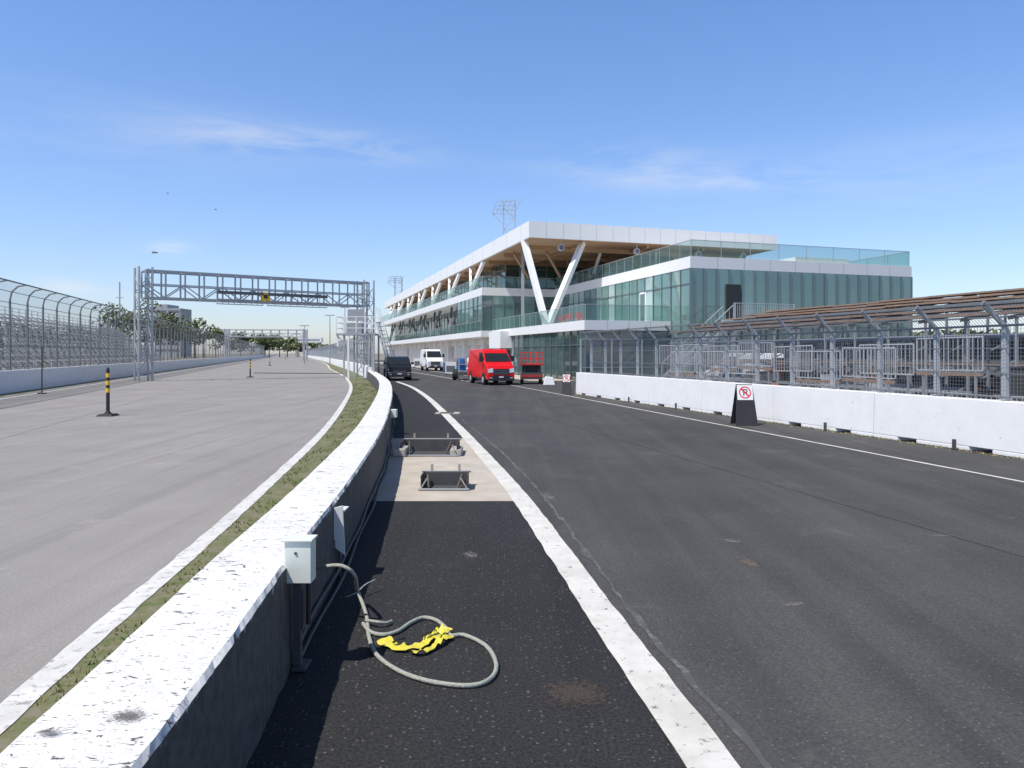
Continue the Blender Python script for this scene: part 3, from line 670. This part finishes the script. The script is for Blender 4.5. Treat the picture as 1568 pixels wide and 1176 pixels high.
panes(0.3,.2,18.6,.2,0.05,Z1b,12,GD,hz=(2.6,)); panes(.3,.2,.3,6.95,0.05,Z1b,5,GD,hz=(2.6,))
bbx(walls,.9,26,.6,6.9,0,Z1b-.01,'dark_int')
bbx(walls,18.7,26,.3,.58,0,Z1b-.01,'grey_panel')
bbx(walls,19.5,23.8,-.9,.25,2.5,4.1,'white_clad')
bbx(walls,20.2,21.6,.22,.28,0,2.3,'dark_int'); bbx(walls,23,24.4,.22,.28,0,2.3,'white_clad')
bbx(walls,26.2,AE,2.0,6.9,0,Z1b-.01,'mid_int')
a=26.5; k=0
while a<AE-4:
    bbx(walls,a,a+.8,0.4,2.0,0,Z1b-.01,'white_clad'); bbx(walls,a+.8,a+5.0,1.2,1.3,0,2.9 if k%4 else 1.2,'white_clad'); bbx(walls,a+.8,a+5.0,.9,1.19,2.95,Z1b-.01,'white_clad')
    a+=5.0;k+=1
panes(-2.75,7.05,-2.75,27,0.05,Z2b,19,GL+['glass_l1'],hz=(4.0,)); panes(-2.75,7.05,26.3,7.05,Z1,Z2b,20,['glass_l3','glass_curtain','glass_l1'],hz=(6.9,))
panes(-2.75,27,20,27,0.05,Z2b,14,GL); panes(-2.75,7.03,0,7.03,0.05,Z1,2,GL)
bbx(walls,-2.4,26,7.4,26.7,0,Z2b-.01,'mid_int')
mull.beam(BP(-2.78,7.02,0),BP(-2.78,7.02,Z2b),.16,'mullion')
bbx(walls,-2.86,-2.80,9.9,11.1,4.4,6.9,'dark_int'); bbx(slabs,-4.6,-2.9,9.4,14.5,4.2,4.36,'galv')
for bb in [9.4+.15*i for i in range(35)]: rails.beam(BP(-4.55,bb,4.36),BP(-4.55,bb,5.45),.022,'galv_light')
rails.beam(BP(-4.55,9.4,5.45),BP(-4.55,14.5,5.45),.05,'galv_light')
for bb in (9.5,14.4): rails.beam(BP(-4.5,bb,0),BP(-4.5,bb,4.2),.12,'galv'); rails.beam(BP(-4.55,bb,4.36),BP(-4.55,bb,5.45),.06,'galv_light')
for s in (-4.5,-3.2):
    rails.beam(BP(s,9.4,4.2),BP(s,4.6,.3),.08,'galv_light',.25); rails.beam(BP(s,9.4,5.3),BP(s,4.6,1.4),.05,'galv_light')
    for k in range(16):
        t=k/15; rails.beam(BP(s,9.4-4.8*t,4.2-3.9*t),BP(s,9.4-4.8*t,5.3-3.9*t),.02,'galv_light')
for k in range(20):
    t=k/19; rails.beam(BP(-4.45,9.4-4.8*t,4.2-3.9*t),BP(-3.25,9.4-4.8*t,4.2-3.9*t),.25,'galv',.03)
bbx(walls,4.3,5.4,7.0,7.06,Z1,Z1+2.5,'white_clad'); bbx(walls,4.45,5.25,6.97,6.995,Z1+.05,Z1+2.35,'glass_d2')
panes(26.3,-1.0,38.7,-1.0,Z1,Z2b,6,['glass_l2','glass_d2','glass_l1'],hz=(7.0,)); panes(26.3,-1.0,26.3,7,Z1,Z2b,7,['glass_l2','glass_l1','glass_d2'],hz=(7.0,))
bbx(walls,26.8,38.5,-.6,6.9,Z1+.01,Z2b-.01,'mid_int')
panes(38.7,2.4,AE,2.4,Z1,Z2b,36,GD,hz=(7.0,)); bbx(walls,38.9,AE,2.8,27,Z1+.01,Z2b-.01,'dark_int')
bbx(walls,38.6,38.75,-1.0,2.4,Z1+.01,Z2b-.01,'grey_panel')
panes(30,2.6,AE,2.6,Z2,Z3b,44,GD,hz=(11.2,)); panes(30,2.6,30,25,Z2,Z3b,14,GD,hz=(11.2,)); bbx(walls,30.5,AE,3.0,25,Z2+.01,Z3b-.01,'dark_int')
for k in range(4): bbx(walls,14+k*2.2,15.6+k*2.2,8.2,24,Z2+.01,Z2+.35+.28*k,'mid_int')
rail(0.1,.1,26.2,.1,Z1); rail(.1,.1,.1,6.9,Z1)
rail(-2.6,7.15,26.2,7.15,Z2,1.15); rail(-2.6,7.15,-2.6,26.9,Z2,1.15,2.2); rail(-2.6,26.9,20,26.9,Z2,1.15,2.2)
rail(26.4,-.95,26.4,7,Z2,1.15); rail(26.4,-.95,AE,-.95,Z2,1.15,2.4); rail(26.3,-1.15,AE,-1.15,Z1,1.0,2.4)
RA,RB0,RB1=12.57,-.2,25.5
bbx(roof,RA,AE,RB0,RB1,Z3b+.12,Z3,'white_clad')
bbx(roof,RA,RA+.25,RB0,RB1,Z3b,Z3b+.118,'white_clad'); bbx(roof,RA+.25,AE,RB0,RB0+.25,Z3b,Z3b+.118,'white_clad')
bbx(soff,RA+.26,AE,RB0+.26,RB1,Z3b+.06,Z3b+.117,'wood_soffit')
for k in range(1,16):
    bb=RB0+k*25.7/16; bbx(roof,RA-.012,RA-.002,bb-.010,bb+.010,Z3b+.02,Z3-.02,'fascia_joint')
a=RA+2.4
while a<AE: bbx(roof,a-.012,a+.012,RB0-.012,RB0-.002,Z3b+.02,Z3-.02,'fascia_joint'); a+=4.8
a=RA+5
while a<AE: bbx(soff,a,a+.25,RB0+.9,RB1-1,Z3b-.35,Z3b+.059,'wood_beam'); a+=6.2
for bb in (5.5,12,18): bbx(soff,RA+1.5,AE-2,bb,bb+.25,Z3b-.20,Z3b+.058,'wood_beam')
def col_(p,q,t=.34): cols.beam(p,q,t,'white_clad',t*1.25)
base=Vector((2.85,66.3,Z1)); col_(base,Vector((1.05,70.6,Z3b+.05)),.42); col_(base+Vector((.15,0,0)),Vector((6.4,72,Z3b+.05)),.42)
cols.beam(BP(19,1.2,Z1),BP(19,1.2,Z3b),.3,'grey_panel')
col_(BP(21,9,Z2),BP(18,9.0,Z3b),.2); col_(BP(20,16,Z2),BP(17,14.5,Z3b),.2); col_(BP(20,16,Z2),BP(20,18.5,Z3b),.2)
a=30
while a<AE-6:
    col_(BP(a+3,-.7,Z2),BP(a,.1,Z3b),.30); col_(BP(a+3,-.7,Z2),BP(a+6.5,.1,Z3b),.30)
    cols.beam(BP(a+3,1.5,Z3b-1.6),BP(a+3,4.8,Z3b),.22,'wood_beam'); cols.beam(BP(a+3,-.6,Z3b-1.2),BP(a+3,2.5,Z3b),.22,'wood_beam')
    if a>38: cols.beam(BP(a+3,-.7,Z1),BP(a+1,.2,Z2b),.26,'mid_int'); cols.beam(BP(a+3,-.7,Z1),BP(a+5.4,.2,Z2b),.26,'mid_int')
    a+=12.4
for (a0,b0) in ((20,4),(25,8),(22,1.2),(26,14)):
    cols.beam(BP(a0,b0,Z3b-.2),BP(a0+3,b0+2.5,Z3b-2.2),.22,'wood_beam')
for bb in (3.0,10.5,17.0,22.0):
    cols.cyl(BP(RA+.6,bb,Z3b-.05),BP(RA+.6,bb,Z3b-.45),.04,.04,'galv',8); cols.cyl(BP(RA+.45,bb,Z3b-.7),BP(RA+.75,bb,Z3b-.7),.28,.28,'galv_light',16)
    cols.cyl(BP(RA+.43,bb,Z3b-.7),BP(RA+.445,bb,Z3b-.7),.22,.22,'mid_int',16)
for mb,nm in ((glassB,'glazing'),(mull,'mullions'),(walls,'walls_and_doors'),(slabs,'floor_slabs'),(rails,'railings'),(roof,'roof_canopy'),(soff,'timber_soffit'),(cols,'columns')):
    mb.build(nm,BLD)
b=MB()
for k in range(7):
    p=BP(6+k*1.6,U(1.5,4),Z1); 
    b.box(p.x-.25,p.x+.25,p.y-.25,p.y+.25,p.z+.42,p.z+.48,'red_dull'); b.box(p.x-.25,p.x+.25,p.y+.2,p.y+.26,p.z+.48,p.z+.9,'red_dull')
    for sx in (-.22,.22):
        for sy in (-.22,.22): b.beam((p.x+sx,p.y+sy,p.z),(p.x+sx,p.y+sy,p.z+.42),.04,'galv')
b.build('terrace_chairs')
def mast(x,y,z0,z1,w,name='light_mast'):
    b=MB()
    for sx in (-w,w):
        for sy in (-w,w): b.beam((x+sx,y+sy,z0),(x+sx,y+sy,z1),.14,'galv')
    z=z0; k=0
    while z<z1-1:
        s=1 if k%2 else -1
        b.beam((x-w*s,y-w,z),(x+w*s,y-w,z+1.4),.07,'galv'); b.beam((x+w,y-w*s,z),(x+w,y+w*s,z+1.4),.07,'galv')
        b.beam((x-w,y-w,z),(x+w,y-w,z),.07,'galv'); z+=1.4;k+=1
    for i in range(4):
        z=z1-1.3+.5*i; b.beam((x-w*3.0+i*.3,y-w*1.1,z-.1),(x+w*1.1,y-w*1.1,z-.3+.1*i),.10,'galv')
    for i in range(6):
        xx=x-w*3.0+i*w*.8; b.beam((xx,y-w*1.1,z1-1.3),(xx+.8,y-w*1.1,z1+.5),.08,'galv')
    b.beam((x-w*3,y-w,z1-1.3),(x-w,y-w,z1-3),.10,'galv')
    b.build(name)
def at(u,v,y): return ((u-784)/F*y, y, 2+(541-v)/F*y)
x,y,z=at(780,312,105); mast(x,y,0,z,.75)
x,y,z=at(610,425,230); mast(x,y,0,z,1.0)
# ------------------------------------------------------------ vehicles
def van(name,x,y,heading,s=1.0,paint='red_paint',L=5.6,hr=2.5,low=False,box=False):
    b=MB(); hb=.98
    if low: prof=[(0,.35),(0,1.1),(.12,1.75),(.35,1.88),(3.3,1.92),(3.75,1.8),(4.55,1.22),(5.05,1.08),(5.25,.8),(5.25,.32)]; ws=((3.8,1.76),(4.5,1.26)); fx=5.25; hd=.92
    else: prof=[(0,.4),(0,1.2),(.06,hr-.1),(.2,hr),(3.7,hr),(4.0,hr-.12),(4.85,1.5),(5.35,1.28),(5.55,1.0),(5.6,.75),(5.6,.35)]; ws=((4.08,hr-.22),(4.8,1.56)); fx=5.6; hd=1.15
    top=prof[4][1]
    def hw(z): return hb if z<1.15 else hb-(z-1.15)/(top-1.15)*.12
    vs=[];n=len(prof)
    for (px,pz) in prof:
        k=hw(pz)*(0.95 if px>5.3*(fx/5.6) else 1); vs+=[(px,-k,pz),(px,k,pz)]
    fs=[(2*i,2*i+1,2*i+3,2*i+2) for i in range(n-1)]+[(2*n-2,2*n-1,1,0)]
    fs+=[tuple(2*i for i in range(n)),tuple(2*i+1 for i in range(n))[::-1]]
    body=MB(); body.add(vs,fs,paint)
    dt=MB()
    (x0,z0),(x1,z1)=ws; nx,nz=(z0-z1),(x1-x0); l=math.hypot(nx,nz); nx/=l;nz/=l; o=.015
    dt.quad((x0+nx*o,-hw(z0)+.10,z0+nz*o),(x0+nx*o,hw(z0)-.10,z0+nz*o),(x1+nx*o,hw(z1)-.06,z1+nz*o),(x1+nx*o,-hw(z1)+.06,z1+nz*o),'auto_glass')
    for s_ in (-1,1):
        dt.beam((x1-.02+nx*.03,s_*.15,z1+nz*.04),(x1-.35+nx*.03,s_*.15-.5,z1+.40+nz*.04),.02,'black_plastic')
        zt=z0-.02; zb=z1+.02
        yv=lambda z:s_*(hw(z)+.008)
        dt.quad((x0-.05,yv(zt),zt),(x0-.9,yv(zt),zt),(x0-.9,yv(zb),zb),(x1-.12,yv(zb),zb),'auto_glass')
        dt.box(x1-.45,x1-.2,min(s_*1.0,s_*1.22),max(s_*1.0,s_*1.22),z1+.02,z1+.40 if not low else z1+.2,'black_plastic')
        dt.box(.3,fx-.6,min(s_*.975,s_*.995),max(s_*.975,s_*.995),.42,.5,'black_plastic')
        for wx in (1.0,fx-1.05):
            dt.cyl((wx,s_*.72,.36),(wx,s_*1.0,.36),.36,.36,'black_rubber',24); dt.cyl((wx,s_*1.001,.36),(wx,s_*1.01,.36),.2,.2,'galv_light',16)
            dt.cyl((wx,s_*.96,.40),(wx,s_*.99,.40),.44,.44,'black_plastic',24)
        ya,yb=sorted((s_*.55,s_*.9)); dt.hexa([(fx-.12,ya,hd-.32),(fx+.012,ya,hd-.32),(fx+.005,yb,hd-.28),(fx-.2,yb,hd-.28),(fx-.3,ya,hd-.08),(fx-.03,ya,hd-.1),(fx-.09,yb,hd),(fx-.3,yb,hd)],'headlamp')
        ya,yb=sorted((s_*.6,s_*.8)); dt.box(fx-.05,fx+.022,ya,yb,.42,.52,'headlamp')
        dt.box(-.012,.01,min(s_*.86,s_*.95),max(s_*.86,s_*.95),.9,1.35,'sign_red')
    dt.box(fx-.1,fx+.018,-.54,.54,hd-.46,hd-.06,'black_plastic')
    for k in range(3): dt.box(fx+.019,fx+.026,-.5,.5,hd-.40+k*.11,hd-.385+k*.11,'galv')
    dt.box(fx-.1,fx+.03,-.9,.9,.30,.46,'black_plastic'); dt.box(fx+.031,fx+.036,-.16,.16,.50,.60,'white_paint')
    dt.box(fx-.1,fx+.015,-.7,.7,.462,.62,'black_plastic')
    e=empty(name,(x,y,0)); e.rotation_euler=(0,0,heading); e.scale=(s,s,s)
    M=Matrix.Translation((-fx,0,0)); 
    body.xform(M).build('body',e,bevel=.07,seg=3); dt.xform(M).build('windows_wheels_trim',e)
    return e
hd0=math.atan2(-1,K)
p=G(770,590); van('red_van',p.x-.10,p.y,hd0+.02,.94,'red_paint',hr=2.42)
p=G(612,583); van('black_minivan',p.x,p.y,hd0-.05,.92,'van_black',low=True)
p=G(667,568); van('white_van',p.x,p.y,hd0,.98,'white_paint')
p=G(640,561); van('white_van',p.x-1.2,p.y+20,hd0,.9,'white_paint')
van('white_van',11.2,46.5,math.pi*.9,.8,'white_paint')
# scissor lift
b=MB(); x,y,_=G(814,588); 
b.box(x-.7,x+.7,y-.1,y+2.2,.3,.75,'steel_dark'); b.box(x-.68,x+.68,y-.12,y-.105,.45,.6,'red_dull')
for sx in (-.62,.62):
    for yy in (.25,1.8): b.cyl((x+sx-.1,y+yy,.28),(x+sx+.1,y+yy,.28),.28,.28,'black_rubber',18)
for k in range(3):
    z=.76+k*.15
    for sx in (-.45,.45): b.beam((x+sx,y,z),(x+sx,y+2,z+.15),.08,'steel_dark'); b.beam((x+sx,y+2,z),(x+sx,y,z+.15),.08,'steel_dark')
b.box(x-.6,x+.6,y+.3,y+1.9,.76,1.2,'black_plastic')
b.box(x-.78,x+.78,y-.1,y+2.2,1.22,1.32,'red_dull')
for z in (1.65,2.05):
    b.beam((x-.76,y-.08,z),(x+.76,y-.08,z),.05,'red_paint'); b.beam((x-.76,y+2.18,z),(x+.76,y+2.18,z),.05,'red_paint')
    for sx in (-.76,.76): b.beam((x+sx,y-.08,z),(x+sx,y+2.18,z),.05,'red_paint')
for sx in (-.76,-.38,0,.38,.76):
    for yy in (-.08,2.18): b.beam((x+sx,y+yy,1.32),(x+sx,y+yy,2.05),.045,'red_paint')
b.build('scissor_lift')
b=MB(); x,y,_=G(838,590); b.hexa([(x-.25,y,.0),(x+.5,y,.0),(x+.5,y+.5,.0),(x-.25,y+.5,.0),(x-.12,y+.1,.55),(x+.38,y+.1,.5),(x+.38,y+.4,.5),(x-.12,y+.4,.55)],'white_paint'); b.build('concrete_block',bevel=.04)
# boom lift
b=MB(); x,y,_=G(711,582); 
b.box(x-.75,x+.75,y,y+2.4,.35,.7,'steel_dark')
for sx in (-.75,.75):
    for yy in (.3,2.1): b.cyl((x+sx-.14,y+yy,.4),(x+sx+.14,y+yy,.4),.4,.4,'black_rubber',20); b.cyl((x+sx-.15,y+yy,.4),(x+sx+.15,y+yy,.4),.18,.18,'white_paint',14)
b.box(x-.6,x+.6,y+.3,y+2.3,.72,1.25,'blue_paint'); b.box(x-.55,x-.05,y+.1,y+1.6,1.26,1.6,'blue_paint')
b.beam((x+.2,y+2.4,1.1),(x+.3,y-.8,1.65),.28,'blue_paint'); b.beam((x+.3,y-.8,1.65),(x+.3,y-1.2,.8),.16,'white_paint')
for z in (.7,1.2,1.7):
    b.beam((x-.3,y-1.2,z),(x+.8,y-1.2,z),.05,'galv'); b.beam((x-.3,y-1.9,z),(x+.8,y-1.9,z),.05,'galv')
    for sx in (-.3,.8): b.beam((x+sx,y-1.2,z),(x+sx,y-1.9,z),.05,'galv')
for sx in (-.3,.25,.8):
    for yy in (-1.2,-1.9): b.beam((x+sx,y+yy,.6),(x+sx,y+yy,1.7),.05,'galv')
b.box(x-.3,x+.8,y-1.9,y-1.2,.55,.6,'steel_dark'); b.build('boom_lift',bevel=.01)
b=MB()
for u,v,w,h,mt in ((690,574,.5,1.2,'white_paint'),(684,570,.4,1.0,'blue_paint'),(755,572,.5,1.1,'red_dull'),(640,563,.6,1.3,'white_paint'),(700,567,.5,1.5,'grey_panel')):
    p=G(u,v); b.box(p.x-w,p.x+w,p.y,p.y+.8,.12,h,mt); b.box(p.x-w*.8,p.x+w*.8,p.y-.02,p.y-.003,.3,h*.7,'mid_int')
    for sx in (-.8,.8): b.cyl((p.x+sx*w,p.y+.1,.1),(p.x+sx*w,p.y+.2,.1),.1,.1,'black_rubber',10)
b.build('tool_carts')
# ------------------------------------------------------------ signs
def aframe(x,y,h,w,face='white_paint',detail=True,rot=0.0):
    b=MB(); wt=w*.72; d=.35
    for s in (-1,1):
        yb=s*d;yt=s*.03
        b.hexa([(-w/2,yb-.015,0),(w/2,yb-.015,0),(w/2,yb+.015,0),(-w/2,yb+.015,0),(-wt/2,yt-.015,h),(wt/2,yt-.015,h),(wt/2,yt+.015,h),(-wt/2,yt+.015,h)],'black_plastic')
    def P(px,z,o):
        t=z/h; return Vector((px,-d+(d-.03)*t-.015-o,z))
    z0,z1=h*.62,h*.985; a=wt*.5
    b.add([P(-a,z0,.006),P(a,z0,.006),P(a,z1,.006),P(-a,z1,.006)],[(0,1,2,3)],face)
    if detail:
        cz=(z0+z1)/2; n=28; ro=.165;ri=.135; vs=[]
        for i in range(n):
            t=2*math.pi*i/n; vs+=[P(ro*math.cos(t),cz+ro*math.sin(t),.010),P(ri*math.cos(t),cz+ri*math.sin(t),.010)]
        b.add(vs,[(2*i,2*((i+1)%n),2*((i+1)%n)+1,2*i+1) for i in range(n)],'sign_red')
        q=lambda x0,x1,za,zb:b.add([P(x0,cz+za,.008),P(x1,cz+za,.008),P(x1,cz+zb,.008),P(x0,cz+zb,.008)],[(0,1,2,3)],'black_plastic')
        q(-.05,-.02,-.09,.09); q(-.02,.045,.06,.09); q(-.02,.045,-.01,.02); q(.045,.07,0.0,.08)
        b.add([P(-.115,cz+.085,.012),P(-.085,cz+.115,.012),P(.115,cz-.085,.012),P(.085,cz-.115,.012)],[(0,1,2,3)],'sign_red')
    b.xform(Matrix.Translation((x,y,0))@Matrix.Rotation(rot,4,'Z')).build('no_parking_sign')
p=G(1145,652); aframe(p.x,p.y+.35,1.13,.6,rot=-.05)
p=G(868,604); aframe(p.x,p.y+.2,.98,.48,rot=-.1)
# ------------------------------------------------------------ distance
def clump(b,cx,cy,z0,z1,rx,n,ls,mats=('leaf_a','leaf_b','leaf_c','leaf_a')):
    subs=[(U(-.6,.6)*rx,U(-.4,.4)*rx,U(.35,.9),U(.3,.55)) for _ in range(9)]
    h=z1-z0
    for i in range(n):
        sx,sy,sz,sr=random.choice(subs); 
        while True:
            a,c,d_=U(-1,1),U(-1,1),U(-1,1)
            if a*a+c*c+d_*d_<1: break
        p=Vector((cx+sx+a*sr*rx,cy+sy+c*sr*rx,max(z0+.1*h,z0+h*sz+d_*sr*h*.33)))
        if p.z>z1: p.z=z1-U(0,.1)*h
        n1=Vector((U(-1,1),U(-1,1),U(-1,1))).normalized(); n2=n1.orthogonal().normalized(); n3=n1.cross(n2); s=ls*U(.5,1.2)
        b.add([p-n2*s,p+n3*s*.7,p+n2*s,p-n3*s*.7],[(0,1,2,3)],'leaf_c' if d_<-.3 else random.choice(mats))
    b.cyl((cx,cy,0),(cx,cy,z0+h*.55),max(.15,h*.025),max(.06,h*.01),'bark',6)
    for k in range(4): b.beam((cx,cy,z0+h*(.25+.07*k)),(cx+U(-.5,.5)*rx,cy+U(-.4,.4)*rx,z0+h*U(.5,.8)),max(.08,h*.012),'bark')
b=MB()
for u,v,y in ((178,458,330),(190,464,330),(205,460,340),(222,472,340),(234,478,340),(245,478,350),(262,478,350),(272,482,350),(283,484,360),(298,486,360),(312,494,370),(330,502,380),(350,509,400),(368,508,400),(385,511,400),(400,508,400),(412,511,400),(428,512,420),(440,515,420),(455,519,450),(470,524,500),(484,524,500),(500,528,520),(515,528,520),(530,529,500)):
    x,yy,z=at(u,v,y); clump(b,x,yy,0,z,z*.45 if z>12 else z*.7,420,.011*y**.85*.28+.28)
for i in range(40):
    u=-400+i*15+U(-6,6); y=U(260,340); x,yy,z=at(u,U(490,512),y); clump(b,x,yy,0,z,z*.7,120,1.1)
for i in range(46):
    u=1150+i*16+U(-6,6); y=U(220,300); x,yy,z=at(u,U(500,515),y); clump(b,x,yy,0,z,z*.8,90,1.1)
b.build('distant_trees')
b=MB()
for u0,u1,v,y in ((236,256,466,430),(256,276,472,430)):
    x0,_,z=at(u0,v,y); x1,_,_=at(u1,v,y); b.box(x0,x1,y,y+15,0,z,'far_build')
    k=0
    while 4+k*3.5<z-1: b.box(x0+.6,x1-.6,y-.1,y-.01,3+k*3.5,4.2+k*3.5,'mid_int'); k+=1
b.build('apartment_building')
b=MB()
x0,_,z=at(450,517,430); x1,_,_=at(492,517,430); b.box(x0,x1,430,434,z-2.6,z,'white_clad'); 
for t in (.08,.92): xx=x0+(x1-x0)*t; b.box(xx-.6,xx+.6,430.5,433,0,z-2.61,'concrete')
b.box(x0+1,x1-1,429.9,429.98,z-1.6,z-.8,'far_build'); b.build('footbridge')
b=MB(); x,y,z=at(183,432,410); b.beam((x,y,0),(x,y,z),.5,'far_build'); b.beam((x-2,y,z-8),(x+2,y,z-8),.3,'far_build'); b.build('radio_mast')
for u,v in ((505,482),(528,470),(466,498)):
    x,y,z=at(u,v,150); b=MB(); b.cyl((x,y,0),(x,y,z),.12,.07,'galv',8); b.beam((x-.9,y,z-.1),(x+.9,y,z-.1),.18,'galv'); b.build('street_lamp')
for u,v in ((237,387),(330,321),(257,296)):
    x,y,z=at(u,v,70 if u<240 else 150); b=MB(); s=.28
    b.tube([(x-.9*s,y,z),(x-.4*s,y,z+.04),(x+.3*s,y,z+.02),(x+.8*s,y,z)],.07*s/.28,'black_plastic',6)
    b.add([(x,y,z+.03),(x+.4*s,y,z+.03),(x-.1*s,y-1.6*s,z+.5*s)],[(0,1,2)],'black_plastic'); b.add([(x,y,z+.03),(x+.4*s,y,z+.03),(x-.1*s,y+1.6*s,z+.5*s)],[(0,1,2)],'black_plastic'); b.build('bird')
# ------------------------------------------------------------ world & sun
El=math.radians(59); hx,hy=0.80,0.60
l=math.hypot(hx,hy); hx/=l;hy/=l
D=Vector((hx*math.cos(El),hy*math.cos(El),-math.sin(El)))
sun=bpy.data.lights.new('sun','SUN'); sun.energy=4.9; sun.angle=math.radians(.5); sun.color=(1,.955,.89)
so=bpy.data.objects.new('sun',sun); scene.collection.objects.link(so); so.rotation_euler=D.to_track_quat('-Z','Y').to_euler(); so.location=(-20,-10,40)
w=bpy.data.worlds.new("World"); scene.world=w; w.use_nodes=True; nt=w.node_tree; bg=nt.nodes['Background']
sky=N(nt,'ShaderNodeTexSky'); sky.sky_type='NISHITA'; sky.sun_disc=False; sky.sun_elevation=El; sky.sun_rotation=math.atan2(-hx,-hy)%(2*math.pi)
sky.air_density=1.0; sky.dust_density=0.6; sky.ozone_density=2.0; sky.altitude=50
tc=N(nt,'ShaderNodeTexCoord'); sz=N(nt,'ShaderNodeSeparateXYZ'); nt.links.new(tc.outputs['Generated'],sz.inputs[0])
f1=ramp(nt,sz.outputs['Z'],0.0,0.40); f2=ramp(nt,sz.outputs['Z'],0.42,0.75)
t1=mixc(nt,f1.outputs[0],(1.38,1.42,1.72),(1.30,1.58,1.98)); t2=mixc(nt,f2.outputs[0],t1,(0.75,0.74,0.74))
skyc=mixc(nt,1.0,sky.outputs[0],t2,'MULTIPLY')
mp=N(nt,'ShaderNodeMapping'); mp.inputs['Scale'].default_value=(3.2,3.2,16.0); mp.inputs['Location'].default_value=(3.6,1.2,0.9)
nt.links.new(tc.outputs['Generated'],mp.inputs['Vector'])
n=N(nt,'ShaderNodeTexNoise',i_Scale=1.8,i_Detail=10.0,i_Roughness=0.6,i_Distortion=0.4); nt.links.new(mp.outputs[0],n.inputs['Vector'])
cr=ramp(nt,n.outputs['Fac'],0.38,0.74)
az=math2(nt,'ARCTAN2',sz.outputs['X'],sz.outputs['Y']); el=math2(nt,'ARCSINE',sz.outputs['Z'],0.0)
tot=None
for u,v,wu,wv,a_ in ((400,212,110,24,.6),(545,228,120,20,.5),(1000,262,110,24,.5),(1150,276,90,16,.65),(262,380,28,9,.9),(1400,262,260,50,.22),(150,200,200,50,.18),(900,240,120,22,.25),(130,440,80,12,.6)):
    dx=(u-784)/F; dz=(541-v)/F; a0=math.atan(dx); e0=math.atan(dz/math.hypot(1,dx))
    qa=math2(nt,'DIVIDE',math2(nt,'SUBTRACT',az,a0),wu/F); qe=math2(nt,'DIVIDE',math2(nt,'SUBTRACT',el,e0),wv/F)
    d2=math2(nt,'ADD',math2(nt,'MULTIPLY',qa,qa),math2(nt,'MULTIPLY',qe,qe))
    g_=math2(nt,'MULTIPLY',math2(nt,'EXPONENT',math2(nt,'MULTIPLY',d2,-1.0),0.0),a_)
    tot=g_ if tot is None else math2(nt,'ADD',tot,g_)
c=mixc(nt,math2(nt,'MINIMUM',math2(nt,'MULTIPLY',cr.outputs[0],tot),0.9),skyc,(8.4,8.7,9.2)); nt.links.new(c,bg.inputs[0]); bg.inputs[1].default_value=0.1
# ------------------------------------------------------------ camera
cam=bpy.data.cameras.new('camera'); co=bpy.data.objects.new('camera',cam); scene.collection.objects.link(co)
co.location=(0,0,H); co.rotation_euler=(math.radians(90),0,0); cam.lens=28.0; cam.sensor_width=36; cam.shift_y=-0.030; cam.clip_end=6000; cam.clip_start=.05
scene.camera=co
scene.view_settings.view_transform='Standard'; scene.view_settings.look='None'; scene.view_settings.exposure=0
